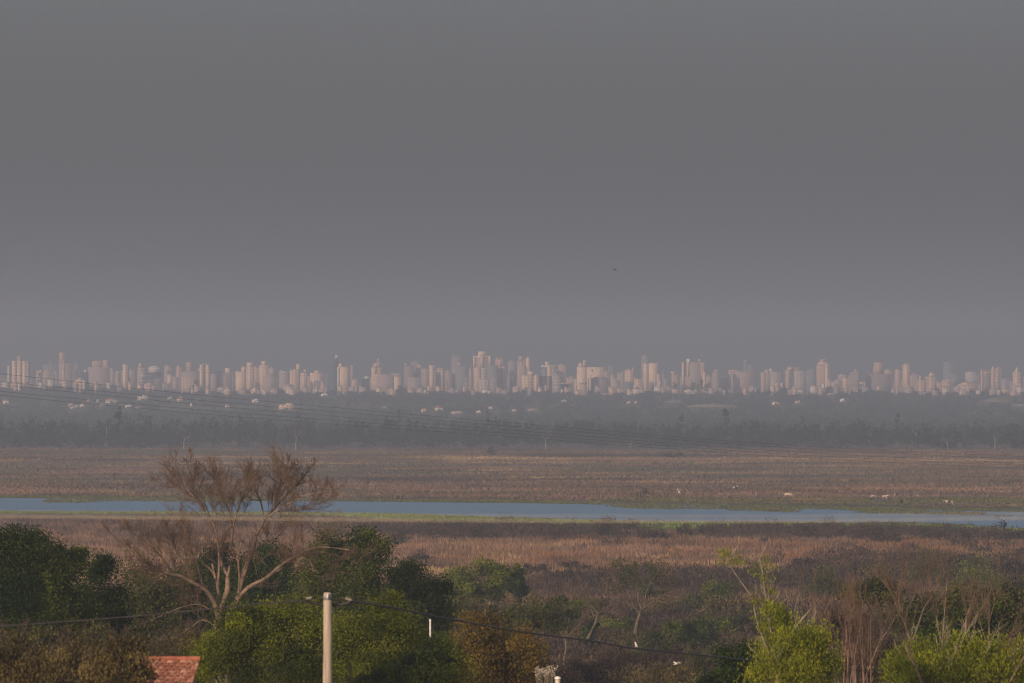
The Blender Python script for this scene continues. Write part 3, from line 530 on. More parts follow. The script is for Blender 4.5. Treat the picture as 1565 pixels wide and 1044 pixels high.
# sandy cuttings on the slope
def bank(name, label, x0, x1, y0, y1, mat):
    d = d_slope(y1); SLOPE.append((x0, x1, y0, y1, d)); g = Geo(); n = 24
    xs = np.linspace(x0, x1, n); P = []; 
    for i, px in enumerate(xs):
        top = y0 + (y1 - y0) * (.5 * abs(2 * i / (n - 1) - 1) + .35 * vnoise(px, 3., 9., 5)); e = min(i, n - 1 - i)
        zb = float(gz(X(px, d), d)) - .8
        P.append((W(px, top, d + 14), np.array([X(px, d), d, zb]), np.array([X(px, d), d + 30, zb - .5])))
    for a, b in zip(P[:-1], P[1:]):
        g.add([a[0], b[0], b[1], a[1], a[2], b[2]], [(0, 3, 2, 1), (0, 1, 5, 4), (3, 4, 5, 2)])
    tag(link(name, g.mesh(name, mat)), kind='structure')
sand = noisy('pale_sand', (.16, .125, .10), (.24, .18, .14), .15)
bank('sandy_bank', '', 1016, 1044, 609, 615, sand)
bank('sandy_bank', '', 1050, 1124, 614.5, 622, sand)
bank('sandy_bank', '', 1500, 1545, 606, 614, sand)
bank('sandy_bank', '', 1548, 1590, 615, 621, sand)
# ------------------------------------------------------------------ foliage helpers
def leaf_quads(C, size, rng, aspect=.6, upright=0.0):
    n = len(C)
    u = rng.normal(size=(n, 3)); u /= np.linalg.norm(u, axis=1)[:, None]
    if upright: u[:, 2] = np.sign(u[:, 2] + 1e-6) * (abs(u[:, 2]) + upright); u /= np.linalg.norm(u, axis=1)[:, None]
    w = rng.normal(size=(n, 3)); v = np.cross(u, w); v /= np.linalg.norm(v, axis=1)[:, None] + 1e-9
    s = (size * rng.uniform(.6, 1.4, n))[:, None] * .5
    q = np.stack([C - u * s, C + v * s * aspect - u * s * .1, C + u * s, C - v * s * aspect + u * s * .1], 1)
    return q.reshape(-1, 3), np.arange(n * 4).reshape(-1, 4)

def crown_cloud(lobes, n, clump, rng, shell=.45):
    """points and tints: leaf clumps spread through ellipsoids (cx, cy, cz, rx, ry, rz)"""
    vol = np.array([(l[3] * l[4] * l[5]) ** .75 * (l[6] if len(l) > 6 else 1) for l in lobes]); vol /= vol.sum()
    P, Tn = [], []
    for l, q in zip(lobes, vol):
        k = max(20, int(n * q)); r = np.array(l[3:6]); c = np.array(l[:3])
        cr = r.min() * (.62 + .6 * clump); m = int(np.clip(k / 60, 7, 24))
        dv = rng.normal(size=(m, 3)); dv /= np.linalg.norm(dv, axis=1)[:, None]
        rad = (.25 + .70 * rng.random(m) ** shell) * (1 + .12 * rng.normal(size=m))
        cc = c + dv * rad[:, None] * r
        ct = np.clip(.45 + .32 * rng.normal(size=m), 0, 1)
        cs = cr * rng.uniform(.35, .85, m)
        w = rng.integers(0, m, k)
        p = cc[w] + np.clip(rng.normal(size=(k, 3)), -1.9, 1.9) * (cs[w] * .55)[:, None] * np.array([1, 1, .8])
        P.append(p); Tn.append(np.clip(ct[w] + .10 * rng.normal(size=k), 0, 1))
    return np.concatenate(P), np.concatenate(Tn)

LEAF = {
 'darkgreen': leafy('dark_evergreen_leaves', (.011, .022, .006), (.048, .078, .009)),
 'midgreen': leafy('mid_green_leaves', (.017, .031, .006), (.092, .114, .010)),
 'olive': leafy('olive_leaves', (.036, .044, .012), (.10, .10, .024)),
 'yellowgreen': leafy('yellow_green_leaves', (.040, .056, .006), (.195, .215, .012)),
 'lime': leafy('lime_spring_leaves', (.11, .13, .009), (.30, .31, .020), .35),
 'rust': leafy('rusty_dry_leaves', (.058, .042, .012), (.21, .14, .026)),
 'brownbrush': leafy('brown_brush', (.048, .040, .016), (.185, .135, .045)),
 'purplebrush': leafy('purple_brown_brush', (.036, .027, .022), (.100, .064, .044)),
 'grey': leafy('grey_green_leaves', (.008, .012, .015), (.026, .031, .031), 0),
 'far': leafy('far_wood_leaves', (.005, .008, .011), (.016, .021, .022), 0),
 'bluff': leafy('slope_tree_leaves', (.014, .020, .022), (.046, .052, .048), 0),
}
BARK = {
 'mid': noisy('mid_grey_brown_bark', (.085, .066, .042), (.155, .120, .075), 3.0),
 'brown': noisy('brown_bark', (.105, .072, .050), (.25, .168, .112), 2.2),
 'pale': noisy('pale_grey_green_bark', (.20, .17, .11), (.36, .30, .20), 3.0),
 'dark': noisy('dark_bark', (.05, .04, .032), (.10, .075, .055), 3.0),
 'red': noisy('reddish_stems', (.14, .088, .064), (.25, .155, .11), 3.0),
 'white': noisy('whitish_bark', (.20, .18, .16), (.32, .29, .26), 1.0),
 'twig': noisy('brown_twigs', (.090, .060, .040), (.185, .120, .075), .7),
 'twigd': noisy('dark_twigs', (.055, .040, .034), (.105, .072, .058), .7),
}
def gbase(px, d): x = X(px, d); return np.array([x, d, float(gz(x, d))])

def limb(pts, d, rng, wob=.6, n=4):
    """polyline in photo pixels -> a smooth limb at distance d with some depth of its own"""
    ph = rng.uniform(0, 6.28); a = rng.normal() * wob
    L_ = len(pts); out = []
    for i, (px, py) in enumerate(pts):
        p = W(px, py, d); t = i / max(1, L_ - 1)
        p[1] += a * 3 * t + wob * .5 * math.sin(ph + 3 * t) * t
        s = p[1] / d; out.append(np.array([p[0] * s, p[1], EYE + (p[2] - EYE) * s]))
    return spline(out, n)

def twigs(g, p, dv, length, rad, level, rng, spread=.75, up=.35, kids=(6, 5, 4), k=3, shrink=.45, cnt=None):
    n = 4 if level > 0 else 3
    pts = [p]; v = dv / (np.linalg.norm(dv) + 1e-9)
    for i in range(n):
        v = v + rng.normal(size=3) * .12 + UP * up * .22; v /= np.linalg.norm(v)
        pts.append(pts[-1] + v * length / n)
    pts = np.array(pts)
    g.tube(pts, np.linspace(rad, rad * .45, n + 1), k)
    if level > 0:
        m = kids[len(kids) - level]
        for i in range(m):
            t = rng.uniform(.25, 1.0) * n; j = min(int(t), n - 1)
            q = pts[j] + (pts[j + 1] - pts[j]) * (t - j)
            w = (pts[j + 1] - pts[j]); w = w / np.linalg.norm(w) + rng.normal(size=3) * spread * .62 + UP * up * .5
            twigs(g, q, w, length * shrink * rng.uniform(.7, 1.35), rad * .6, level - 1, rng, spread, up, kids, k, shrink)

def bare_tree(name, label, d, limbs, bark='brown', tw='twig', group=None, seed=1, twig=(2.2, .035), per=9, kids=(6, 5), up=.45, spread=.8, t0=.3, crown=None, tipcut=.6, tpow=1.0):
    """limbs: list of (points in photo pixels, px width at start, px width at end[, twigs per limb])"""
    rng = np.random.default_rng(seed); s = ppm(d)
    base = gbase(limbs[0][0][0][0], d); root = thing(name, label, 'tree', base, 0, group)
    g = Geo(); gt = Geo(); 
    for i, lb in enumerate(limbs):
        pts, w0, w1 = lb[:3]; cnt = lb[3] if len(lb) > 3 else per
        sp = limb(pts, d, rng, wob=.25 if i == 0 else .55)
        if i == 0 and sp[0][2] > base[2]: sp = np.vstack([[base + np.array([0, 0, -.4])], sp])
        r = np.linspace(w0, w1, len(sp)) / s / 2
        r = r * (1 + .10 * np.sin(np.linspace(0, 9, len(sp)) + i))
        g.tube(sp, r, 7)
        for _ in range(cnt):
            t = (t0 + (1 - t0) * rng.random() ** tpow) * (len(sp) - 1); j = min(int(t), len(sp) - 2)
            p = sp[j] + (sp[j + 1] - sp[j]) * (t - j); T = sp[j + 1] - sp[j]; T /= np.linalg.norm(T)
            twigs(gt, p, T * .8 + rng.normal(size=3) * .55 + UP * up, twig[0] * rng.uniform(.5, 1.2) * (1.2 - tipcut * t / (len(sp) - 1)), twig[1], len(kids), rng, spread, up, kids)
    o = link('trunk', g.mesh('trunk', BARK[bark], base, True), root)
    if gt.n: link('twigs', gt.mesh('twigs', BARK[tw], base), root)
    if crown:
        lob, leaf, n, sz = crown
        lw = [(*W(a, b, d), rx / s, rx / s * .9, ry / s) for a, b, rx, ry in lob]
        P, tn = crown_cloud(lw, n, .22, rng)
        v, f = leaf_quads(P, sz, rng)
        link('leaves', mesh_np('leaves', v - base, f, LEAF[leaf], tint=tn), root)
    return root

def leafy_tree(name, label, d, lobes, leaf, n, sz, trunk=None, bark='dark', seed=1, clump=.30, shell=.45, cat='tree', group=None, upright=0., aspect=.6, sprays=0):
    """lobes in photo pixels (px, py, rx, ry); trunk: list of limbs (points, w0, w1)"""
    rng = np.random.default_rng(seed); s = ppm(d)
    pc = float(np.mean([l[0] for l in lobes])) if not trunk else trunk[0][0][0][0]
    base = gbase(pc, d); root = thing(name, label, cat, base, 0, group)
    lw = []
    for lb in lobes:
        a, b, rx, ry = lb[:4]; p = W(a, b, d); dy = rng.normal() * rx / s * .25
        lw.append((p[0], p[1] + dy, p[2], rx / s, rx / s * .95, ry / s, lb[4] if len(lb) > 4 else 1.0))
    P, tn = crown_cloud(lw, n, clump, rng, shell)
    v, f = leaf_quads(P, sz, rng, aspect, upright)
    link('crown', mesh_np('crown', v - base, f, LEAF[leaf], tint=tn), root)
    g = Geo()
    if not trunk:                                       # stems from the ground into every lobe
        top = max(l[2] for l in lw)
        g.tube(spline([base + (0, 0, -.4), base + (0, 0, .4 * (lw[0][2] - base[2]))], 4), [sz * 1.3 + .06] * 5, 6)
        for l in lw:
            c = np.array(l[:3])
            mid = base * .45 + c * .55 + rng.normal(size=3) * .3
            g.tube(spline([base + (0, 0, .1), mid, c + np.array([0, 0, l[5] * .5])], 4), np.linspace(.11, .03, 9), 5)
    else:
        for i, (pts, w0, w1) in enumerate(trunk):
            sp = limb(pts, d, rng, wob=.2 if i == 0 else .5)
            if i == 0 and sp[0][2] > base[2]: sp = np.vstack([[base + np.array([0, 0, -.4])], sp])
            g.tube(sp, np.linspace(w0, w1, len(sp)) / s / 2, 6)
    for _ in range(sprays):                             # thin shoots sticking out of the crown
        l = lw[rng.integers(0, len(lw))]; c = np.array(l[:3]); dv = rng.normal(size=3) * .6 + UP * .9
        p = c + dv / np.linalg.norm(dv) * np.array(l[3:6]) * .7
        twigs(g, p, dv, max(l[5] * .7, .6), .02, 1, rng, kids=(4,))
    link('trunk', g.mesh('trunk', BARK[bark], base, True), root)
    return root

# ------------------------------------------------------------------ far wood on the flood plain, wooded slope
def proto(rng, kind):
    if kind == 'round': lob = [(0, 0, .66, .30, .30, .30), (-.14, 0, .52, .22, .22, .2), (.16, .05, .55, .2, .22, .2)]
    elif kind == 'plume': lob = [(0, 0, .62, .17, .17, .40), (.05, 0, .8, .10, .1, .22), (-.1, 0, .45, .15, .15, .22)]
    else: lob = [(0, 0, .42, .42, .4, .38), (.25, 0, .34, .3, .3, .3), (-.28, 0, .36, .3, .3, .3)]
    return lob
def wood(name, label, items, mat, nleaf, leafsize, seed, trunkmat=None):
    """items: (x, y, height, width, kind); ONE mesh of many crowns that read as a mass"""
    rng = np.random.default_rng(seed); V, T_ = [], []
    kinds = {}
    for kd in ('round', 'plume', 'bush'):
        kinds[kd] = []
        for j in range(5):
            P, tn = crown_cloud(proto(rng, kd), nleaf, .25, rng, .5); kinds[kd].append((P, tn))
    for x, y, h, w, kd in items:
        P, tn = kinds[kd][rng.integers(0, 5)]
        a = rng.uniform(0, 6.28); ca, sa = math.cos(a), math.sin(a)
        q = np.stack([(P[:, 0] * ca - P[:, 1] * sa) * w, (P[:, 0] * sa + P[:, 1] * ca) * w, P[:, 2] * h], -1)
        q += np.array([x, y, float(gz(x, y)) - .1 * h])
        V.append(q); T_.append(np.clip(tn * .7 + rng.normal() * .22 + .15, 0, 1))
    C = np.concatenate(V); v, f = leaf_quads(C, leafsize, rng, .8)
    tag(link(name, mesh_np(name, v, f, LEAF[mat], tint=np.concatenate(T_))), label, 'trees', kind='stuff')

rng = np.random.default_rng(11)
items = []
topc = ([-40, 0, 60, 120, 180, 260, 330, 400, 470, 540, 600, 660, 720, 780, 840, 900, 960, 1020, 1080, 1140, 1200, 1260, 1330, 1400, 1470, 1540, 1600],
        [628, 630, 632, 636, 624, 634, 628, 630, 630, 632, 634, 640, 636, 634, 632, 630, 634, 638, 636, 632, 634, 632, 634, 640, 640, 638, 638])
for row, dd in enumerate(np.linspace(4110, 4520, 9)):
    sp = 9.5
    for x in np.arange(X(-60, dd), X(1625, dd), sp):
        y = dd + rng.uniform(-30, 30); xx = x + rng.uniform(-5, 5); px = CX + xx / y * F
        top = np.interp(px, *topc) + rng.normal() * 3.5 + (8 - row) * 1.7
        h = (Zat(top, y) - float(gz(xx, y))) * 1.0
        h *= rng.choice([1.06, 1, .92, .82, .7]); items.append((xx, y, max(4, h), max(4, h) * rng.uniform(.7, 1.15), rng.choice(['round', 'plume', 'round', 'plume', 'bush'])))
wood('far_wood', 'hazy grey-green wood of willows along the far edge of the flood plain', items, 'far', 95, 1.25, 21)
items = []
for row, dd in enumerate(np.linspace(3890, 4130, 8)):
    for x in np.arange(X(-60, dd), X(1625, dd), 6.5):
        y = dd + rng.uniform(-18, 18); xx = x + rng.uniform(-4, 4)
        if vnoise(xx, y, 40, 3) < .22 or y < 3875 + 190 * vnoise(xx, 0, 55, 36): continue
        h = rng.uniform(3.0, 7.5) + row * .9 + 4 * vnoise(xx, y, 60, 8)
        items.append((xx, y, h, h * rng.uniform(.9, 1.6), rng.choice(['bush', 'round', 'round'])))
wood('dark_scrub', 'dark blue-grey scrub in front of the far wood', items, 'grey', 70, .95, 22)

# the slope below the town
crest = ([-60, 0, 60, 120, 200, 215, 260, 330, 375, 400, 450, 500, 540, 575, 610, 650, 700, 760, 780, 795, 820, 860, 885, 905, 940, 985, 1040, 1100, 1165, 1200, 1250, 1290, 1335, 1385, 1405, 1430, 1470, 1520, 1570, 1630],
         [588, 587, 585, 581, 583, 587, 596, 594, 591, 592, 596, 594, 592, 591, 589, 595, 596, 599, 592, 588, 592, 596, 593, 592, 597, 597, 598, 597, 592, 590, 584, 591, 593, 599, 599, 590, 595, 594, 595, 595])
items = []
def blocked(xx, y, h, w):
    px = CX + xx / y * F; zb = float(gz(xx, y)); pt = HZ - (zb + h * .95 - EYE) / y * F; hw = w * .45 / y * F
    for (a, b, t, bt, dh) in SLOPE:
        if y < dh + 8 and px + hw > a and px - hw < b and pt < bt - (bt - t) * .25: return True
    return False
for px in np.arange(-60, 1630, 2.6):
    for dd in (8150, 8230, 8310):
        y = dd + rng.uniform(-25, 25); p2 = px + rng.uniform(-2, 2); xx = X(p2, y)
        top = np.interp(p2, *crest) + abs(rng.normal()) * 3.2 - 8.0 * (vnoise(p2, 0, 13, 33) - .55) - 3.0 * (vnoise(p2, 0, 45, 35) - .5)
        h = Zat(top, y) - float(gz(xx, y))
        if h < 2: continue
        h = min(h, 17); w = rng.uniform(6, 12)
        if not blocked(xx, y, h, w): items.append((xx, y, h, w, rng.choice(['round', 'bush', 'round'])))
for _ in range(7600):
    y = rng.uniform(5100, 8200); px = rng.uniform(-60, 1630); xx = X(px, y); h = rng.uniform(5, 11); w = h * rng.uniform(.8, 1.5)
    if fbm(xx, y, 160, 4) > .62: continue
    if not blocked(xx, y, h, w): items.append((xx, y, h, w, rng.choice(['round', 'bush'])))
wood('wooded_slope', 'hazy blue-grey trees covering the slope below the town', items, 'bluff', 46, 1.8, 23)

def far_tree(name, label, px, py0, py1, d, wpx, leaf, kind='round', n=420, sz=.9, bark='dark', group=None):
    """one tree of the far wood that stands out"""
    rng = np.random.default_rng(int(px) + 5); x = X(px, d); z = float(gz(x, d)); base = np.array([x, d, z]); h = Zat(py0, d) - z; w = wpx / ppm(d)
    root = thing(name, label, 'tree', base, 0, group)
    lw = [(l[0] * w, l[1] * w, l[2] * h, l[3] * w, l[4] * w, l[5] * h) for l in proto(rng, kind)]
    P, tn = crown_cloud(lw, n, .2, rng); v, f = leaf_quads(P, sz, rng, .8)
    link('crown', mesh_np('crown', v, f, LEAF[leaf], tint=tn), root)
    g = Geo().tube(spline([(0, 0, -.3), (.2, 0, h * .3), (0, 0, h * .7)], 4), np.linspace(.35, .1, 9), 6)
    link('trunk', g.mesh('trunk', BARK[bark], (0, 0, 0), True), root)
far_tree('broad_tree', "dark bluish broad tree standing out in the far wood near the left edge", 55, 636, 690, 3985, 46, 'far', 'bush', 700)
far_tree('broad_tree', "dark dense round tree at the right end of the far wood", 1442, 652, 694, 3900, 58, 'far', 'bush', 900)
far_tree('broad_tree', "dark tree mass in the far wood touching the right edge", 1560, 646, 694, 3920, 50, 'far', 'bush', 800)
far_tree('willow_tree', "tall pale-green feathery willow crowning the far wood right of centre", 1110, 626, 690, 4300, 34, 'grey', 'plume', 600)
far_tree('willow_tree', "leaning feathery willow top left of a taller pale willow", 1042, 632, 690, 4250, 24, 'grey', 'plume', 500)
far_tree('willow_tree', "feathery willow rising above the far wood on the right, under the low pink roofs", 1372, 628, 690, 4400, 22, 'grey', 'plume', 450)
far_tree('willow_tree', "rounded willow top rising behind the wires left of centre", 608, 622, 688, 4500, 26, 'grey', 'plume', 500)
far_tree('willow_tree', "small peaked willow breaking the top of the far wood under the landmark tower", 745, 624, 690, 4300, 20, 'grey', 'plume', 420)
far_tree('willow_tree', "slanting dark willow top beside the pale huts on the left", 180, 622, 690, 4100, 36, 'far', 'plume', 600)
far_tree('cypress', "dark pointed tree forming the peak of the pyramid in front of the wide slotted tower", 1071, 574, 605, 8260, 20, 'bluff', 'plume', 500, 1.1)
far_tree('broad_tree', "dark round tree, left shoulder of the pyramid before the wide slotted tower", 1060, 583, 606, 8240, 19, 'bluff', 'round', 420, 1.1)
far_tree('broad_tree', "dark round tree, right shoulder of the pyramid before the wide slotted tower", 1081, 583, 606, 8250, 20, 'bluff', 'round', 420, 1.1)
far_tree('broad_tree', "dark domed tree hiding the foot of the matching tan cubes", 808, 589.5, 607, 8240, 25, 'bluff', 'bush', 500, 1.1)
far_tree('broad_tree', "dark rounded tree beside the hazy tower with broad wings", 298, 577, 603, 8260, 14, 'bluff', 'round', 380, 1.1)
far_tree('broad_tree', "dark bushy hilltop tree rising between two towers near the right edge", 1480, 567, 598, 10500, 40, 'bluff', 'bush', 600, 2.)
far_tree('broad_tree', "small dark tree in front of the tan block with a raised centre", 1031, 582, 604, 8255, 12, 'bluff', 'round', 350, 1.1)

def far_bare(label, px, py0, py1, d, lean, seed, wpx=16):
    s = ppm(d); h = py1 - py0
    L_ = [([(px, py1), (px + lean * .3, py1 - h * .3), (px + lean * .5, py1 - h * .6)], 1.5, 1.0, 0),
          ([(px + lean * .4, py1 - h * .5), (px + lean - wpx * .25, py1 - h * .8), (px + lean - wpx * .35, py0)], .9, .4, 4),
          ([(px + lean * .4, py1 - h * .55), (px + lean + wpx * .25, py1 - h * .75), (px + lean + wpx * .45, py0 + h * .1)], .8, .4, 4)]
    bare_tree('bare_tree', label, d, L_, 'white', 'twig', seed=seed, twig=(3.2, .07), kids=(4,), per=3)
far_bare("pale forked dead tree in front of the far wood, left of the dark glass tower", 452, 656, 682, 3880, 2, 31)
far_bare("pale dead tree with a small spread top under the T-shaped tower, before the far wood", 834, 663, 684, 3880, 0, 32)
far_bare("short leaning pale dead stem in the left of the far wood", 162, 648, 668, 4070, 3, 33, 8)
far_bare("cluster of thin whitish bare stems in the dark scrub left of the big bare tree", 281, 664, 678, 3875, 3, 34, 20)
far_bare("small whitish bare stem low in the scrub under the tall tan pair", 963, 676, 684, 3875, 1, 35, 6)
far_bare("grey spreading bare tree in front of the dark round tree at the right", 1449, 664, 692, 3880, -2, 36, 20)
far_bare("thin grey bare tree standing in the far wood near the steeple-topped tower", 1520, 664, 684, 3990, 2, 37, 9)

# bushes out on the plain
def bush(label, px, py0, py1, d, w, leaf, n=900, sz=.4, name='bush', group=None, clump=.25):
    ry = (py1 - py0) / 2 * 1.05
    return leafy_tree(name, label, d, [(px, (py0 + py1) / 2 + ry * .1, w / 2, ry), (px - w * .22, py1 - ry * .8, w * .3, ry * .7), (px + w * .25, py1 - ry * .8, w * .28, ry * .65)], leaf, n, sz, seed=int(px * 7) % 997, cat='bush', group=group, clump=clump)
bush("dark rounded bush alone at the far edge of the plain, below the pyramid of trees", 1027, 690, 703, 3400, 30, 'grey', 700, .7)
bush("dark bush at the far edge of the plain below the tallest landmark tower", 752, 683, 698, 3560, 14, 'grey', 500, .7)
bush("low dark-green bush in the row left of the rounded bush on the plain", 924, 704, 711, 3150, 24, 'grey', 500, .6)
bush("low dark-green bush, middle of the row left of the rounded bush on the plain", 956, 706, 713, 3120, 26, 'grey', 500, .6)
bush("low dark-green bush, nearest in the row left of the rounded bush on the plain", 1003, 705, 714, 3080, 18, 'grey', 500, .6)
bush("dark stump-like bush on the far bank left of the white cow", 984, 748, 763, 2135, 16, 'purplebrush', 800, .45)
bush("small dark upright bush above the cattle at the right", 1363, 732, 743, 2480, 9, 'grey', 400, .4)
bush("dim dark bush on the plain near the right edge", 1553, 733, 748, 2440, 14, 'grey', 400, .5)
bush("faint dark bush on the plain left of the upright bush", 1303, 728, 748, 2460, 16, 'purplebrush', 400, .5)

for i, (px, yb, w, h) in enumerate([(688, 826, 40, 17), (738, 828, 44, 16), (604, 838, 30, 14), (852, 829, 36, 15), (930, 826, 32, 20), (1003, 830, 40, 15), (1048, 826, 30, 18), (1085, 822, 34, 12), (1228, 829, 46, 17), (1312, 830, 52, 18), (1350, 836, 44, 20), (1424, 832, 50, 17), (1474, 842, 54, 20), (1535, 836, 60, 22), (872, 880, 44, 16), (822, 884, 40, 14),
                                   (1236, 880, 60, 20), (1296, 896, 54, 22), (1462, 884, 56, 22), (1545, 892, 60, 26), (1104, 920, 44, 18), (786, 908, 40, 16), (1060, 900, 40, 14), (640, 866, 34, 14)]):
    bush("low dark purple-brown shrub scattered among the tall grass of the near bank", px, yb - 1.6 * h, yb + 3, d_of(yb), w * 1.1, 'purplebrush', 1500, .42, 'shrub', 'dark shrubs scattered on the near bank', .3)

for i, (px, yb, w, h, lf) in enumerate([(905, 960, 50, 20, 'brownbrush'), (948, 985, 56, 20, 'olive'), (1010, 955, 44, 18, 'brownbrush'), (1062, 948, 50, 18, 'olive'), (1108, 958, 56, 26, 'brownbrush'), (1130, 985, 50, 26, 'olive'), (1085, 990, 60, 22, 'brownbrush'), (1040, 1005, 60, 20, 'olive'), (900, 1005, 56, 22, 'brownbrush'), (850, 985, 46, 22, 'olive'), (1000, 925, 44, 14, 'olive'), (1100, 930, 46, 18, 'brownbrush'), (875, 945, 40, 16, 'brownbrush'), (1255, 925, 56, 24, 'olive'), (1345, 915, 60, 26, 'brownbrush'), (1420, 905, 60, 26, 'olive'), (1500, 915, 66, 28, 'brownbrush'), (965, 1012, 60, 20, 'brownbrush')]):
    lf = 'yellowgreen' if i % 5 == 1 else lf
    bush("brown, olive or green scrub bush in the rough grass right of the centre", px, yb - 2.4 * h, yb + 3, d_of(yb), w * 1.2, lf, 4200, .30, 'scrub_bush', 'scrub bushes in the rough grass right of the centre', .3)

# ------------------------------------------------------------------ grass and brush of the plain (nobody could count it)
def tufts(name, label, x, y, h, w, hue, nb, rng, cat='grass', lean=.35, bw=.12):
    """each tuft: nb upright blades in its own colour"""
    n = len(x); z = gz(x, y)
    X0 = np.repeat(np.stack([x, y, z], -1), nb, 0); H = np.repeat(h, nb) * rng.uniform(.45, 1.1, n * nb); Wd = np.repeat(w, nb)
    off = rng.normal(size=(n * nb, 2)) * Wd[:, None] * .42
    b = X0.copy(); b[:, :2] += off; b[:, 2] -= .15
    ln = off * .25 + rng.normal(size=(n * nb, 2)) * (H * lean * .5)[:, None]
    t = b.copy(); t[:, :2] += ln; t[:, 2] += H
    a = rng.uniform(0, math.pi, n * nb); ww = bw * rng.uniform(.6, 1.5, n * nb) * np.repeat(w, nb) ** .5
    u = np.stack([np.cos(a) * ww, np.sin(a) * ww * .6, np.zeros_like(a)], -1)
    mid = b * .4 + t * .6; mid[:, :2] += rng.normal(size=(n * nb, 2)) * .05
    q = np.stack([b - u * .5, b + u * .5, mid + u * .6, t], 1); q2 = np.stack([b - u * .5, mid + u * .6, t, mid - u * .6], 1)
    v = q2.reshape(-1, 3); f = np.arange(len(v)).reshape(-1, 4)
    hh = np.repeat(hue, nb, 0) * rng.uniform(.93, 1.07, (n * nb, 1))
    tag(link(name, mesh_np(name, v, f, GRASS, hue=np.clip(hh, 0, 1))), label, cat, kind='stuff')
GRASS = by_colour('grass_and_brush')
C_ = dict(pink=(.225, .128, .080), tan=(.36, .232, .110), rust=(.21, .102, .048), purp=(.054, .037, .031), brown=(.115, .075, .040), olive=(.10, .095, .030), green=(.105, .138, .036), dark=(.058, .043, .026), mauve=(.150, .100, .078), grey=(.080, .082, .062))
C_ = {k: np.array(v) for k, v in C_.items()}
def mixhue(x, y, names, pr, sx, sy, sharp=5.0, jit=.12):
    """patches of neighbouring plant kinds that run into one another"""
    w = np.clip(pr, 1e-4, None).copy()
    for k in range(len(names)): w[:, k] *= np.exp(sharp * (fbm(x / sx, y / sy, 1.0, 40 + 7 * k) - .5) * 2)
    w = w ** 1.6; w /= w.sum(1, keepdims=True)
    w = w * (1 - jit) + jit * rng.dirichlet(np.full(len(names), .5), len(x)) * (w > .02); w /= w.sum(1, keepdims=True)
    return w @ np.array([C_[k] for k in names])

# near bank: tall reeds and brush from the water's edge to the foot of the slope
n = 62000
y = np.exp(rng.uniform(np.log(730), np.log(1800), n)); px = rng.uniform(-60, 1625, n); x = X(px, y)
dn = d_of(near_bank(px)); keep = y < dn - 12 - (48 * sstep(470, 620, px) * (1 - .75 * sstep(1180, 1300, px))) * (.35 + 1.1 * vnoise(px, 0 * px, 22, 24)); x, y, px, dn = x[keep], y[keep], px[keep], dn[keep]; n = len(x)
py = HZ + EYE / y * F
nz1 = fbm(x * 1.0, y * .45, 26, 1); nz2 = fbm(x, y * .4, 9, 2); sh = fbm(x, y * .3, 55, 6)
pj = py + (34 + 46 * sstep(900, 1250, px)) * (sh - .5) + 34 * (nz1 - .5) + 14 * (nz2 - .5)
bandc = lambda c, w: np.exp(-((pj - c) / w) ** 2)
edge = np.exp(-((dn - y) / 55.) ** 2)
left = 1 - sstep(540, 760, px); rt = sstep(1050, 1250, px)
names = ['green', 'purp', 'pink', 'tan', 'rust', 'brown', 'olive', 'dark', 'mauve']
pr = np.stack([.15 * edge,
               3.2 * bandc(817, 10) * sstep(.36, .5, nz1) * (1 - .35 * left) + 3.6 * bandc(902, 13) * sstep(.32, .46, nz1) * (1 - left) + 2.2 * rt * bandc(880, 22) * sstep(.38, .52, nz1) + .15,
               2.2 * bandc(848, 20) * (1 - .55 * rt) + .75 * left * bandc(835, 40) + .15,
               3.0 * bandc(884, 8) * (1 - .6 * rt) * sstep(.3, .45, nz1) + .5 * bandc(862, 20) * (nz2 > .5) + .05,
               .5 * bandc(850, 26) + .8 * rt * bandc(855, 16) + .5 * bandc(928, 10) * (nz2 > .5) + .05,
               .6 * sstep(890, 940, pj) + .35,
               .7 * sstep(925, 965, pj) * (nz2 > .5) + .02,
               1.3 * sstep(950, 1000, pj) + .05,
               .5 * bandc(840, 40) + .8 * left], 1)
hue = mixhue(x, y, names, pr, 9., 18., 5.5) * (.62 + .76 * fbm(x, y * .5, 15, 77))[:, None]
h = .70 * np.clip(1.1 + 1.5 * nz1 + .6 * rng.normal(size=n) * .5, .6, 3.2) * (1 - .72 * edge)
h = np.where(hue[:, 0] < .085, h * 1.35, h) * np.clip((dn - y) / 170., .16, 1)
tufts('tall_grass', 'reddish and tan tall grass and purple-brown brush along the near bank', x, y, h, np.full(n, 1.6), hue, 13, rng, bw=.11)

# clumps of brush that stand out as darker masses on the near bank
n = 5200
y = np.exp(rng.uniform(np.log(760), np.log(1790), n * 3)); px = rng.uniform(-60, 1625, n * 3); x = X(px, y); dn = d_of(near_bank(px)); py = HZ + EYE / y * F
zone = np.exp(-((py - 815 - 8 * sstep(1100, 1500, px)) / 10) ** 2) * sstep(520, 640, px) + 1.2 * np.exp(-((py - 903) / 13) ** 2) * sstep(760, 860, px) * (1 - .35 * sstep(1150, 1350, px)) + .35 * sstep(925, 960, py) + .7 * np.exp(-((py - 880) / 22) ** 2) * sstep(1150, 1300, px)
keep = (y < dn - 75) & (rng.random(n * 3) < zone * sstep(.40, .56, fbm(x, y * .4, 24, 9))); x, y = x[keep], y[keep]; n = len(x)
print('brush clumps', n)
cr = [(0, 0, .45, .5, .5, .45), (.3, 0, .35, .35, .35, .35), (-.3, 0, .3, .35, .35, .3)]
PR = [crown_cloud(cr, 150, .3, rng) for _ in range(6)]
V = []; Tt = []
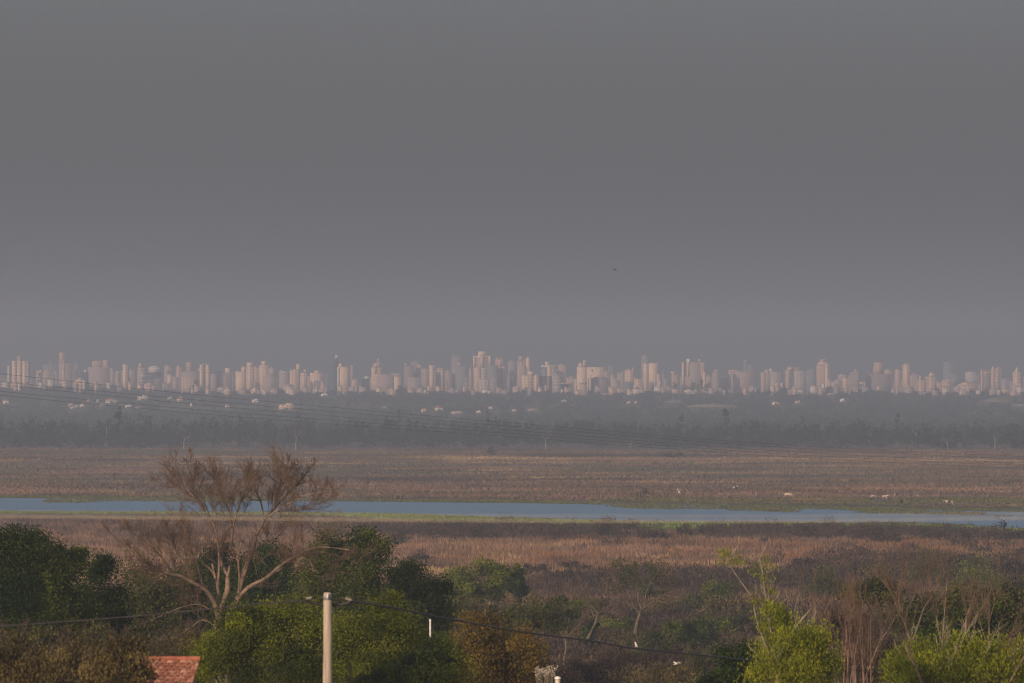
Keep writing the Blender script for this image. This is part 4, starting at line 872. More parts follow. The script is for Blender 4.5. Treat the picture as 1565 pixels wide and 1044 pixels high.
for i in range(n):
    P, tn = PR[rng.integers(0, 6)]; hh = rng.uniform(1.4, 3.6); ww = hh * rng.uniform(1.2, 2.4)
    V.append(P * np.array([ww, ww, hh]) + np.array([x[i], y[i], float(gz(x[i], y[i]))])); Tt.append(np.clip(tn * .8 + .15 * rng.normal(), 0, 1))
v, f = leaf_quads(np.concatenate(V), .42, rng, .5, 1.2)
tag(link('brush', mesh_np('brush', v, f, LEAF['purplebrush'], tint=np.concatenate(Tt))), 'dark purple-brown brush in loose bands across the near bank', 'brush', kind='stuff')

# far plain
n = 150000
y = np.exp(rng.uniform(np.log(1960), np.log(3900), n)); px = rng.uniform(-60, 1625, n); x = X(px, y); df = d_of(far_bank(px))
keep = y > df + 25
for cx_, cy_ in COWS: keep &= ~((abs(px - cx_) < 11) & (y > d_of(cy_) - 90) & (y < d_of(cy_) + 6))
x, y, px, df = x[keep], y[keep], px[keep], df[keep]; n = len(x)
nz1 = fbm(x * .8, y * .8, 100, 12); nz2 = fbm(x, y, 35, 13); rt = sstep(850, 1250, px)
pasture = (1 - sstep(10, 20 + 210 * rt, y - df))
names = ['grey', 'pink', 'mauve', 'tan', 'olive', 'brown', 'purp']
pq = HZ + EYE / y * F + 7 * (fbm(x, y * .2, 120, 31) - .5)
bd = lambda cc, w: np.exp(-((pq - cc) / w) ** 2)
pr = np.stack([.35 + 1.2 * bd(724, 7) + .9 * bd(692, 5), .35 + .7 * bd(752, 14), .9 + 0 * y, .10 + 2.0 * bd(707, 5) * (nz1 > .45) + .8 * bd(717, 3) * (nz2 > .5), 4.5 * pasture + .02, .35 + .5 * bd(757, 10), .30 + .4 * bd(735, 6) + .5 * bd(695, 6)], 1)
hue = mixhue(x, y, names, pr, 70., 45., 7.) * (.68 + .5 * fbm(x * .5, y * .5, 22, 78))[:, None]
h = np.clip(.7 + .3 * rng.normal(size=n) + .6 * nz2, .3, 1.7) * (1 - .6 * pasture * rt)
tufts('plain_grass', 'brown and mauve marsh grass on the wide plain beyond the river', x, y, h, np.full(n, 3.0), hue, 4, rng, bw=.3)

# water plants along both banks and in floating mats
n = 36000
px = rng.uniform(-60, 1625, n); t = rng.random(n); y = np.zeros(n); df = d_of(far_bank(px)); dn = d_of(near_bank(px))
cl = vnoise(px, 0 * px, 14, 20); cl2 = vnoise(px, 0 * px, 37, 21)
kind = rng.choice(4, n, p=[.44, .24, .16, .16])
y = np.where(kind == 0, dn + 8 - rng.random(n) * (18 + 62 * sstep(470, 620, px) * (1 - .6 * sstep(1180, 1300, px))) + 26 * (cl - .45), y)
y = np.where(kind == 1, df + np.abs(rng.normal(size=n)) * 10 - 12 - 75 * sstep(850, 1000, px) * rng.random(n) ** 1.4, y)
y = np.where(kind == 2, df - (10 + 85 * rng.random(n)) * (1 - .75 * sstep(250, 420, px)), y)
y = np.where(kind == 3, dn + 10 + 45 * rng.random(n) * sstep(1150, 1400, px), y)
x = X(px, y); pat = fbm(x, y * .5, 7, 22); pat2 = vnoise(x, y * .35, 16, 23)
ok = np.where(kind == 0, pat > .30, np.where(kind == 1, (pat > .32) & ((y > df - 16) | (pat2 > .60)), np.where(kind == 2, (pat2 > .60) & (px < 420) | (pat2 > .82), (pat2 > .55))))
x, y, px, kind = x[ok], y[ok], px[ok], kind[ok]; n = len(x)
hue = np.where((rng.random(n) < .65)[:, None], C_['green'], C_['olive']) * rng.uniform(.75, 1.2, (n, 1)); hue = np.where((kind == 0)[:, None], hue * np.array([1.25, 1.45, 1.1]) * (.65 + .6 * vnoise(x, 0 * x, 60, 27))[:, None], hue * np.array([.95, .80, .95]))
h = np.where(kind == 0, rng.uniform(.25, .85, n), rng.uniform(.25, .75, n))
zz = gz(x, y)
_g = gz; gz = lambda a, b: np.maximum(_g(a, b), -.05)
tufts('water_plants', 'green water plants along the banks and in mats on the river', x, y, h, np.full(n, 1.4), hue, 7, rng, cat='plants', bw=.3)
gz = _g
# ------------------------------------------------------------------ the big bare tree
Q = lambda *p: [(150 + a / 3.7275, 690 + b / 3.7275) for a, b in p]
limbs = [
 (Q((690, 1180), (685, 1010), (690, 930), (735, 800), (740, 710)), 15, 7, 0),
 (Q((730, 1060), (742, 960), (765, 890), (795, 820), (830, 700), (880, 570), (900, 480)), 13, 5, 2),
 (Q((690, 960), (670, 880), (640, 820), (600, 780), (530, 740), (470, 710), (400, 695), (330, 662), (240, 610), (160, 540), (90, 480)), 9, 1.6, 17),
 (Q((540, 745), (490, 640), (430, 540), (370, 470), (290, 420)), 4.2, 1.2, 17),
 (Q((430, 700), (360, 600), (270, 520), (190, 470)), 3.0, 1.0, 12),
 (Q((600, 780), (565, 650), (520, 530), (490, 430), (440, 380)), 3.4, 1.0, 14),
 (Q((470, 710), (380, 690), (280, 668), (170, 660), (20, 655)), 2.6, .8, 9),
 (Q((688, 900), (684, 790), (668, 720), (640, 670), (590, 630)), 6, 2.6, 2),
 (Q((668, 720), (655, 660), (650, 640)), 4.2, 3.2, 0),
 (Q((684, 760), (690, 640), (682, 520), (660, 420), (590, 320), (520, 220), (478, 110)), 4.6, 1.0, 17),
 (Q((590, 320), (530, 250), (450, 210), (400, 190)), 2.4, .8, 9),
 (Q((640, 380), (600, 270), (560, 180), (525, 80)), 2.2, .7, 10),
 (Q((740, 710), (705, 640), (690, 560), (740, 450), (770, 400)), 5.4, 3, 2),
 (Q((740, 710), (752, 650)), 5, 4, 0),
 (Q((755, 560), (770, 430), (795, 330), (830, 230), (855, 110)), 4, .9, 14),
 (Q((770, 430), (740, 330), (700, 250), (670, 170), (690, 100)), 2.8, .8, 12),
 (Q((900, 480), (945, 400), (1000, 330), (1080, 240), (1160, 160), (1225, 80)), 4.4, .9, 17),
 (Q((945, 400), (930, 300), (900, 220), (880, 130)), 3, .8, 12),
 (Q((1000, 330), (1010, 240), (1060, 170), (1100, 95)), 2.8, .8, 12),
 (Q((970, 370), (1080, 300), (1180, 250), (1290, 230)), 2.8, .8, 12),
 (Q((1080, 300), (1150, 330), (1230, 310), (1330, 280)), 2.2, .7, 9),
 (Q((800, 830), (805, 720), (800, 590), (832, 490)), 4, 2, 2),
 (Q((780, 870), (850, 780), (960, 720), (1040, 650), (1120, 600), (1230, 550), (1330, 548), (1430, 562)), 8, 1.4, 12),
 (Q((1130, 598), (1230, 575), (1320, 580), (1400, 610), (1480, 640)), 2.6, .8, 9),
 (Q((980, 705), (1080, 655), (1180, 660), (1260, 690)), 2.2, .7, 6),
 (Q((1200, 575), (1215, 640), (1235, 700)), 1.8, .7, 2),
 (Q((890, 560), (960, 520), (1030, 490)), 2.4, .8, 6),
 (Q((690, 1010), (600, 960), (530, 1000), (470, 1040)), 2.8, 1, 6),
 (Q((640, 900), (560, 870), (440, 900), (300, 965)), 1.8, .8, 2),
]
bare_tree('bare_tree', "big leafless tree with many spreading limbs rising left of the concrete pole", 480, limbs, 'brown', 'twig', seed=4, twig=(2.35, .022), kids=(8, 6, 4), up=.25, spread=.76, t0=.14, tipcut=.84, tpow=1.1)

# ------------------------------------------------------------------ foreground trees and bushes
Ln = leafy_tree
Ln('evergreen_tree', "dark evergreen at the left edge with a rounded lit top", 405, [(8, 870, 60, 62), (-30, 880, 60, 66), (30, 835, 32, 30), (0, 930, 70, 60)], 'darkgreen', 44000, .135, seed=1)
Ln('evergreen_tree', "dark evergreen with the highest crown of the clump at the left edge", 420, [(78, 850, 36, 46), (55, 900, 60, 60), (110, 860, 26, 34), (80, 940, 60, 60)], 'midgreen', 44000, .135, seed=2)
Ln('evergreen_tree', "blackish evergreen at the right end of the clump at the left edge", 430, [(150, 905, 42, 46), (130, 950, 62, 50), (178, 940, 26, 48), (155, 865, 20, 18)], 'darkgreen', 38000, .135, seed=3)
Ln('bush', "olive bush in the hollow between the dark evergreens and the big bare tree", 520, [(230, 900, 46, 42), (275, 905, 44, 50), (215, 950, 44, 40), (290, 950, 36, 36)], 'olive', 22000, .2, seed=5, cat='bush', sprays=20)
Ln('evergreen_tree', "dark tree directly behind the trunk of the big bare tree", 560, [(330, 880, 50, 44), (300, 925, 44, 44), (370, 920, 44, 50), (400, 885, 30, 32)], 'darkgreen', 26000, .22, seed=6)
Ln('evergreen_tree', "small round dark-green tree behind the right limbs of the big bare tree", 600, [(416, 848, 28, 23), (420, 880, 34, 34), (425, 920, 30, 40)], 'darkgreen', 14000, .22, seed=7)
Ln('evergreen_tree', "tall dark-green tree right of the big bare tree with two lit tops", 530, [(500, 850, 36, 34), (560, 842, 40, 34), (540, 890, 66, 46), (478, 900, 46, 56), (535, 935, 70, 45)], 'midgreen', 54000, .165, seed=8)
Ln('evergreen_tree', "nearly black column-shaped tree right of the concrete pole", 490, [(640, 905, 44, 42), (615, 890, 30, 34), (655, 945, 36, 44), (625, 950, 50, 48)], 'darkgreen', 40000, .145, seed=9)
Ln('bush', "bright green bushy tree in front of the bare tree trunk, left of the pole", 330, [(400, 960, 62, 50), (345, 990, 46, 44), (450, 955, 46, 46), (420, 1010, 100, 50), (310, 1020, 40, 40)], 'yellowgreen', 88000, .088, seed=10, cat='bush', clump=.36, sprays=24)
Ln('bush', "large bright green bushy tree behind and right of the pole", 345, [(560, 965, 66, 55), (592, 930, 28, 24), (630, 990, 60, 44), (520, 1000, 60, 60), (600, 1025, 90, 50), (668, 1020, 44, 44)], 'yellowgreen', 116000, .088, seed=11, cat='bush', clump=.36, sprays=30)
Ln('bush', "small dark-leaved bush under the bright bushy tree, low right of the pole", 336, [(658, 1004, 34, 35), (650, 1036, 56, 34), (590, 1048, 50, 30)], 'midgreen', 34000, .10, seed=12, cat='bush')
Ln('bush', "rusty bush of dry leaves right of the big bright green bushy tree", 370, [(740, 975, 40, 42), (770, 1000, 56, 48), (720, 1015, 44, 40), (815, 1020, 40, 44), (755, 1040, 70, 40)], 'rust', 50000, .11, seed=13, cat='bush', sprays=26)
Ln('bush', "olive-brown thicket behind the rusty bush, under the middle green tree", 640, [(735, 945, 50, 26), (790, 955, 50, 24), (830, 940, 40, 26), (700, 945, 30, 28)], 'olive', 18000, .2, seed=14, cat='bush', sprays=20)
Ln('small_tree', "small green tree with a leaning pale trunk right of the black column tree", 900, [(730, 880, 44, 24), (700, 890, 26, 24), (768, 886, 24, 20), (790, 876, 14, 14), (715, 905, 34, 20), (745, 905, 30, 16)], 'yellowgreen', 15000, .28,
   [([(744, 945), (750, 918), (762, 898), (774, 884)], 5, 2), ([(752, 914), (735, 900), (728, 885)], 3, 1), ([(762, 898), (780, 905), (790, 890)], 2.4, 1)], 'pale', 15)
Ln('small_tree', "rounded dark-green treetop overlapping the right side of the small leaning green tree", 880, [(790, 890, 12, 18), (796, 902, 10, 16)], 'darkgreen', 4000, .28, seed=151)
Ln('bush', "green bush in the grass left of the tree with ivy on its trunk", 860, [(850, 935, 34, 22), (820, 945, 30, 20), (880, 930, 16, 16)], 'midgreen', 9000, .28, seed=16, cat='bush')
bare_tree('small_tree', "spreading half-leafless tree in the middle of the grass with forked limbs", 880, [
   ([(970, 978), (974, 950), (980, 932), (976, 918)], 6, 4, 0), ([(978, 936), (962, 922), (948, 908), (938, 895)], 4, 1.4, 8), ([(980, 932), (1000, 918), (1018, 908), (1036, 900)], 4, 1.4, 9), ([(976, 920), (974, 900), (966, 880), (958, 862)], 3.4, 1, 9),
   ([(984, 926), (990, 900), (1002, 880), (1012, 862)], 3.2, 1, 9), ([(948, 908), (940, 890), (934, 870)], 2, .8, 7), ([(1000, 916), (1020, 922), (1040, 915)], 1.8, .8, 5)], 'mid', 'twig', seed=17, twig=(2.2, .035), kids=(6, 5), up=.35,
   crown=([(955, 866, 26, 20), (1008, 866, 26, 18), (980, 880, 44, 24), (945, 888, 20, 18), (1022, 888, 20, 16)], 'olive', 2800, .22))
bare_tree('small_tree', "leaning bare tree with a dark ivy-covered trunk left of the spreading half-leafless tree", 840, [
   ([(893, 990), (902, 968), (910, 952), (914, 938)], 6, 4, 0), ([(914, 938), (904, 926), (890, 916), (874, 908), (866, 900)], 3.4, 1, 9), ([(914, 938), (925, 934), (938, 936), (952, 928)], 3, 1, 8), ([(904, 926), (896, 910), (890, 898)], 2, .8, 6), ([(910, 950), (905, 935), (900, 920)], 2, .8, 4)], 'mid', 'twig', seed=18, twig=(1.7, .03), kids=(5, 4), up=.4,
   crown=([(900, 972, 10, 20), (908, 950, 8, 14)], 'darkgreen', 1500, .3))
bare_tree('small_tree', "small fan-shaped bare tree on a thin pale stem below the ivy-trunked tree", 760, [
   ([(862, 1010), (865, 990), (864, 975)], 4, 3, 0), ([(864, 978), (852, 958), (840, 945), (830, 938)], 2.2, .8, 12), ([(864, 975), (868, 955), (872, 935)], 2, .7, 12), ([(864, 976), (880, 960), (894, 945)], 2, .7, 12)], 'mid', 'twig', seed=19, twig=(1.6, .022), kids=(5, 4), up=.35)
Ln('bush', "dark green bush in the grass right of the spreading half-leafless tree", 830, [(1035, 965, 20, 16), (1060, 975, 30, 20), (1075, 960, 16, 14)], 'midgreen', 8000, .26, seed=20, cat='bush')
Ln('bush', "brownish-green bush just left of the dark green bush in the grass", 800, [(1010, 985, 30, 20), (985, 995, 28, 16)], 'olive', 7000, .26, seed=201, cat='bush', sprays=14)
Ln('bush', "dark rounded evergreen bush at the foot of the lime willow", 350, [(1125, 1020, 34, 34), (1150, 1010, 26, 26), (1110, 1045, 40, 28)], 'darkgreen', 16000, .14, seed=21, cat='bush')
# lime willow and friends
Ln('willow_tree', "lime-green willow with a tall thin leader and a broad feathery lower crown", 290, [(1216, 992, 54, 50), (1188, 955, 28, 36), (1240, 1024, 44, 50), (1166, 884, 24, 34, .16), (1110, 858, 22, 18, .16), (1174, 930, 24, 26, .35), (1148, 860, 38, 13, .10), (1185, 1030, 44, 44)], 'lime', 25000, .12,
   [([(1190, 1060), (1184, 1000), (1174, 940), (1166, 880), (1160, 850)], 6, .8), ([(1176, 950), (1140, 900), (1112, 860)], 1.6, .6), ([(1186, 1010), (1215, 960), (1240, 930)], 4, 1.4), ([(1190, 1030), (1160, 960), (1148, 905)], 3.5, 1.2)], 'pale', 22, upright=1.1, aspect=.35, sprays=30, clump=.42)
Ln('willow_tree', "lime-green willow bush at the lower right among leaning bare stems", 300, [(1400, 1020, 44, 46), (1450, 1010, 52, 46), (1490, 1020, 40, 50), (1430, 1040, 80, 40), (1530, 1030, 40, 50)], 'lime', 30000, .13,
   [([(1440, 1060), (1436, 1010), (1430, 970)], 5, 2), ([(1440, 1062), (1475, 1000), (1490, 975)], 4, 1.6), ([(1439, 1064), (1405, 1010), (1392, 990)], 3.5, 1.4)], 'pale', 23, upright=1.0, aspect=.35, sprays=30, clump=.42)
Ln('willow_tree', "yellowish willow sapling touching the right edge behind the leaning stems", 330, [(1552, 1000, 30, 40), (1575, 1020, 34, 44)], 'lime', 8000, .15, seed=24, upright=1., aspect=.35, sprays=14)
Ln('bush', "dark olive thicket behind the bare trees at the right", 480, [(1350, 905, 36, 26), (1310, 910, 26, 20), (1420, 940, 46, 34), (1480, 930, 44, 42), (1540, 930, 46, 46), (1380, 960, 50, 40), (1510, 975, 60, 40)], 'olive', 34000, .19, seed=25, cat='bush', sprays=30)
Ln('bush', "dark green bush half hidden behind the bare forked stems at the right", 460, [(1460, 965, 44, 34), (1500, 960, 34, 36), (1425, 985, 36, 30)], 'midgreen', 16000, .18, seed=26, cat='bush')
Ln('bush', "purple-brown thorny thicket between the two lime willows", 400, [(1300, 985, 46, 50), (1345, 1000, 40, 50), (1320, 1035, 60, 36), (1275, 960, 26, 30)], 'purplebrush', 17000, .14, seed=27, cat='bush', sprays=60, upright=1.4, aspect=.3)
def stems(name, label, d, lst, bark, seed, tw=(1.5, .015), per=5, group=None):
    """several stems from one root: each stem a part, its twigs a sub-part"""
    rng = np.random.default_rng(seed); s = ppm(d); pb = float(np.mean([l[0][0][0] for l in lst])); base = gbase(pb, d)
    root = thing(name, label, 'tree', base, 0, group)
    for i, (pts, w) in enumerate(lst):
        sp = limb(pts, d + rng.normal() * .6, rng, wob=.3); low = i == 0 or pts[0][1] > 1025
        if low: sp = np.vstack([[np.array([sp[0][0] * .7 + base[0] * .3, sp[0][1], base[2] - .4])], sp]) if sp[0][2] > base[2] else sp
        g = Geo().tube(sp, np.linspace(w, max(.5, w * .3), len(sp)) / s / 2, 6); gt = Geo()
        for _ in range(per):
            t = rng.uniform(.4, 1) * (len(sp) - 1); j = min(int(t), len(sp) - 2); p = sp[j] + (sp[j + 1] - sp[j]) * (t - j); T = sp[j + 1] - sp[j]; T /= np.linalg.norm(T)
            twigs(gt, p, T * .9 + rng.normal(size=3) * .5 + UP * .5, tw[0] * rng.uniform(.5, 1.2), tw[1], 2, rng, .6, .5, (4, 3))
        o = link('stem', g.mesh('stem', BARK[bark], base, True), root); link('twigs', gt.mesh('twigs', BARK['twig'], base), o)
    return root
r2 = random.Random(5)
lst = []
for i in range(15):
    x0 = 1288 + i * 3.2 + r2.uniform(-2, 2); x1 = x0 + r2.uniform(-12, 12); yt = r2.uniform(915, 965)
    lst.append(([(x0, 1075), (x0 + (x1 - x0) * .4, 1010), (x1, yt)], r2.uniform(1.8, 3.4)))
stems('sapling_clump', "clump of many upright reddish saplings between the two lime willows", 310, lst, 'red', 41)
stems('sapling_clump', "pair of pinkish stems with ragged tops left of the reddish sapling clump", 320, [([(1278, 1070), (1272, 990), (1265, 925)], 4), ([(1252, 1060), (1246, 980), (1243, 915)], 3), ([(1268, 1060), (1258, 970), (1254, 930)], 2.4)], 'red', 42)
bare_tree('bare_tree', "grey-green bare tree with a Y-shaped fork, tallest at the right", 420, [
   ([(1392, 1050), (1392, 1005), (1390, 972)], 9, 7, 0), ([(1390, 975), (1382, 950), (1374, 935), (1366, 915), (1358, 895)], 4.5, 1.2, 9), ([(1384, 952), (1388, 930), (1396, 915), (1404, 895), (1412, 880)], 4, 1.2, 10), ([(1376, 936), (1374, 910), (1380, 885), (1384, 866)], 3, 1, 9),
   ([(1392, 985), (1402, 960), (1412, 930), (1424, 912), (1438, 890)], 4, 1.1, 10), ([(1374, 935), (1362, 905), (1350, 885)], 2.4, .9, 7), ([(1404, 895), (1420, 880), (1432, 868)], 2, .8, 7)], 'mid', 'twig', seed=43, twig=(1.9, .020), kids=(5, 4), up=.5)
bare_tree('bare_tree', "pale bare trunk leaning right with a broken V fork, left of the right edge", 380, [
   ([(1464, 1050), (1470, 1000), (1476, 965)], 7, 5.5, 0), ([(1476, 968), (1488, 948), (1500, 930), (1512, 912)], 4, 1.2, 8), ([(1476, 966), (1477, 945), (1484, 925), (1490, 905)], 4, 1.2, 8), ([(1472, 990), (1480, 960), (1486, 930)], 2.4, .8, 5)], 'brown', 'twig', seed=44, twig=(1.6, .018), kids=(4, 4), up=.5)
stems('bare_tree', "slim bare sapling with upswept twigs between the Y-forked and the leaning tree", 390, [([(1436, 1040), (1440, 985), (1444, 930), (1448, 880)], 3), ([(1440, 985), (1432, 950), (1428, 915)], 2)], 'brown', 45, per=9)
stems('bare_tree', "tall slim bare sapling with a forked top right of the leaning trunk", 400, [([(1508, 1040), (1511, 980), (1512, 930), (1508, 885)], 3), ([(1512, 950), (1520, 920), (1528, 890)], 2), ([(1511, 990), (1500, 960), (1494, 930)], 1.6)], 'brown', 46, per=9)
stems('bare_tree', "thin leaning bare stem crossing to the right at the lower right corner", 300, [([(1530, 1075), (1550, 1030), (1568, 1000), (1585, 970)], 5), ([(1518, 1070), (1535, 1010), (1548, 960)], 3)], 'brown', 47)
stems('bare_tree', "bare stem leaning left at the bottom beside the lime willow bush", 295, [([(1418, 1075), (1402, 1025), (1388, 1000), (1382, 975)], 4.6)], 'brown', 48)
stems('bare_tree', "wispy bare tree arching right over the purple thicket", 395, [([(1318, 1050), (1340, 990), (1362, 955), (1372, 930)], 3), ([(1330, 1020), (1346, 975), (1356, 945)], 2), ([(1300, 1040), (1310, 980), (1318, 930), (1314, 905)], 2.4)], 'brown', 49, per=9)
# dry brush bottom left
for lab, d, lob, n, sd in [
   ("dry brown brush at the bottom left corner with yellowish shoots", 262, [(20, 1010, 50, 44), (60, 1030, 50, 40), (-20, 1030, 50, 40)], 15000, 51),
   ("dry brown brush below the blackish evergreen, right of the corner brush", 285, [(120, 1015, 50, 42), (90, 1040, 60, 40), (160, 1030, 50, 44)], 15000, 52),
   ("dry brown brush growing against the left end of the red tiled roof", 234, [(192, 1015, 32, 40), (170, 1040, 50, 40), (216, 1045, 20, 28)], 13000, 53)]:
    Ln('bush', lab, d, lob, 'brownbrush', n, .12, seed=sd, cat='bush', sprays=50, upright=.9, aspect=.35)
Ln('bush', "olive brush between the dry brush and the dark evergreens", 380, [(60, 985, 60, 24), (140, 985, 60, 26), (200, 985, 40, 26)], 'olive', 16000, .15, seed=54, cat='bush', sprays=30)
Ln('bush', "tangled brown brush with drooping twigs behind the red tiled roof", 400, [(270, 1000, 34, 30), (300, 985, 26, 30), (245, 1010, 34, 30)], 'brownbrush', 13000, .13, seed=55, cat='bush', sprays=60, upright=.6, aspect=.3)
# dark brush along the bottom centre
for lab, d, lob, lf, n, sd in [
   ("dark brown brush at the bottom right of the rusty bush", 560, [(860, 1030, 60, 30), (910, 1040, 60, 34), (820, 1050, 50, 30)], 'purplebrush', 12000, 61),
   ("dark brown brush at the bottom under the flying white bird", 580, [(1000, 1045, 60, 30), (1050, 1048, 60, 32), (955, 1050, 50, 28)], 'brownbrush', 12000, 62),
   ("low dim brown thicket below the white bird on the cable", 640, [(930, 1010, 60, 18), (985, 1015, 60, 16), (1040, 1008, 50, 20)], 'purplebrush', 11000, 63),
   ("low olive brush just left of the dark evergreen bush at the bottom", 600, [(1085, 1015, 34, 22), (1070, 1040, 40, 24)], 'olive', 8000, 64)]:
    Ln('bush', lab, d, lob, lf, n, .2, seed=sd, cat='bush', sprays=40, upright=.8, aspect=.4)

# pale dry weed and its post
def dry_weed():
    d = 330; rng = np.random.default_rng(71); base = gbase(832, d); root = thing('dry_weed', "whitish dry weed with fluffy seed heads at the bottom edge", 'plant', base)
    s = ppm(d); g = Geo(); fluff = leafy('seed_fluff', (.42, .34, .24), (.66, .56, .42))
    for i in range(26):
        px = 832 + rng.normal() * 9; py = 1021 + abs(rng.normal()) * 9; tip = W(px, py, d + rng.normal() * .4)
        b0 = np.array([tip[0] * .6 + base[0] * .4, d, base[2] - .1])
        g.tube(spline([b0, b0 * .4 + tip * .6, tip], 4), np.linspace(.018, .008, 9), 4)
        P = tip + rng.normal(size=(26, 3)) * np.array([.05, .05, .08]); v, f = leaf_quads(P, .07, rng); link('seed_head', Geo().add(v, f, rng.random()).mesh('seed_head', fluff, base), root)
    link('stem', g.mesh('stem', BARK['pale'], base), root)
dry_weed()
def post(name, label, px, top, d, wpx, mat, cap=None):
    base = gbase(px, d); root = thing(name, label, 'post', base); r = wpx / ppm(d) / 2; zt = Zat(top, d)
    g = Geo().tube([base + (0, 0, -.5), base + (0, 0, .3), (base[0], d, zt - r * .6), (base[0], d, zt)], [r * 1.1, r, r * .97, r * .7], 10)
    link('shaft', g.mesh('shaft', mat, base, True), root)
    if cap:
        c = Geo().tube([(base[0], d, zt - .02), (base[0], d, zt + .05), (base[0], d, zt + .09)], [r * 1.25, r * 1.25, r * .6], 10); link('post_cap', c.mesh('post_cap', M['white'], base), root)
cream = noisy('weathered_cream_concrete', (.50, .40, .26), (.66, .55, .38), 2.0)
post('fence_post', "short cream post beside the whitish dry weed at the bottom edge", 852.5, 1037, 325, 8, cream, True)
post('marker_post', "thin white post standing against the black column-shaped tree", 657.6, 949, 343.2, 2.6, M['white'], True)
post('marker_post', "thin weathered grey stick standing in the thicket right of the thin white post", 741.6, 933, 620, 1.6, BARK['white'])

# ------------------------------------------------------------------ concrete pole with its cables
D = 215.0
pole_x, pole_top = 501.0, 905.5
base = gbase(pole_x, D); s = ppm(D); zt = Zat(pole_top, D); r0 = 13.2 / s / 2
root = thing('utility_pole', "pale concrete utility pole with a steel clamp ring near its rounded top", 'pole', base)
concrete, N, L, Bs = new_mat('weathered_concrete')
tc = N.new('ShaderNodeTexCoord'); mp = N.new('ShaderNodeMapping'); mp.inputs['Scale'].default_value = (9, 9, .8); nz = N.new('ShaderNodeTexNoise'); nz.inputs['Scale'].default_value = 1.4; nz.inputs['Detail'].default_value = 7
rp = N.new('ShaderNodeValToRGB'); rp.color_ramp.elements[0].position = .3; rp.color_ramp.elements[1].position = .7
rp.color_ramp.elements[0].color = (.27, .215, .15, 1); rp.color_ramp.elements[1].color = (.50, .41, .29, 1)
L.new(tc.outputs['Object'], mp.inputs[0]); L.new(mp.outputs[0], nz.inputs['Vector']); L.new(nz.outputs['Fac'], rp.inputs['Fac']); L.new(rp.outputs[0], Bs.inputs['Base Color']); Bs.inputs['Roughness'].default_value = .9
px0 = X(pole_x, D)
g = Geo().tube([(px0, D, base[2] - .6), (px0, D, base[2]), (px0, D, zt - 1.6), (px0, D, zt - .06), (px0, D, zt - .02), (px0, D, zt)], [r0 * 1.32, r0 * 1.28, r0 * 1.04, r0 * .98, r0 * .9, r0 * .7], 24)
link('shaft', g.mesh('shaft', concrete, base, True), root)
black = noisy('black_cable_sheath', (.035, .028, .026), (.06, .05, .046), 4., .6, .3)
steel = noisy('grey_steel', (.12, .12, .11), (.20, .20, .18), 6.0, .5, .4)
rz = zt - .16
g = Geo().tube([(px0, D, rz - .05), (px0, D, rz - .05), (px0, D, rz + .05), (px0, D, rz + .05)], [r0 * .9, r0 * 1.08, r0 * 1.08, r0 * .9], 24)
link('clamp_ring', g.mesh('clamp_ring', steel, base, True), root)
g = Geo().tube([(px0, D - r0 * 1.0, rz), (px0, D - r0 * 1.35, rz)], [.022, .03], 8).box(px0 - .018, px0 + .018, D - r0 * 1.5, D - r0 * 1.2, rz - .02, rz + .13)
link('bolt', g.mesh('bolt', M['white'], base), root)
for sx in (-1, 1):                                           # strain insulators and their short stays
    a = W(pole_x + sx * 7, 911.5, D); b = W(pole_x + (-24.6 if sx < 0 else 27), 913.6 if sx < 0 else 914.2, D); c = W(pole_x + (-33 if sx < 0 else 36), 914.8 if sx < 0 else 917.2, D)
    g = Geo().tube([a, a * .5 + b * .5 + np.array([0, 0, -.02]), b], .015, 6); link('stay', g.mesh('stay', black, base), root)
    u = (c - b) / np.linalg.norm(c - b); P = [b + u * t for t in np.linspace(0, np.linalg.norm(c - b), 12)]
    g = Geo().tube(P, [.022] + [.048, .036] * 5 + [.026], 12); link('insulator', g.mesh('insulator', noisy('glazed_insulator', (.22, .18, .14), (.30, .25, .19), 5, .4, .4), base, True), root)
def cable(name, label, pts, rad, mat, cat='cable', k=6, group=None):
    """pts: (px, py, distance)"""
    P = spline([W(*p) for p in pts], 10); b = P[0].copy()
    g = Geo().tube(P, rad, k); o = link(name, g.mesh(name, mat, b, True)); o.location = tuple(b); return tag(o, label, cat, group)
cable('service_cable', "thick black cable running from the pole down to the right past a white bird", [(534, 918.5, D), (560, 922, 218), (600, 929, 225), (695, 947.5, 240), (790, 964.5, 258), (900, 979, 278), (972, 991, 292), (1110, 1005, 322), (1200, 1014, 345), (1400, 1028, 400), (1700, 1040, 480)], .032, black)
cable('service_cable', "thick black cable running from the pole left across the bare tree trunk", [(468, 917.5, D), (440, 919.5, D + 1), (400, 922.5, D + 3), (338, 929, D + 6), (204, 942, D + 12), (60, 953, D + 18), (-150, 966, D + 28)], .020, black)
cable('jumper_cable', "slack black cable loop hanging behind the pole just under the insulators", [(466, 917, D + .1), (478, 922.5, D + .2), (494, 924, D + .3), (508, 924.3, D + .3), (524, 923.5, D + .2), (537, 919, D + .1)], .034, black)

# near wires of the viewer's own building, far out of focus
straw = noisy('sunlit_bare_wire', (.42, .36, .24), (.52, .45, .31), 3., .5, .4)  # sunlit yellowish look put into the wire colour
DN = 90.0
cable('near_wire', "lower pale blurred wire stretched across the whole view over the water", [(-500, 783, DN), (-60, 788.3, DN), (200, 790.7, DN), (400, 792.6, DN), (800, 796, DN), (1180, 796.6, DN), (1400, 794, DN), (1640, 790.5, DN), (2100, 780, DN)], .0056, straw, 'wire', 8)
cable('near_wire', "upper fainter blurred wire just above the lower pale one across the water", [(-500, 776, DN), (-60, 781.5, DN), (200, 783.6, DN), (400, 785.6, DN), (800, 788.4, DN), (1180, 789, DN), (1400, 787, DN), (1640, 784, DN), (2100, 774, DN)], .0036, noisy('dull_bare_wire', (.36, .31, .24), (.48, .42, .33), 3., .5, .4), 'wire', 8)
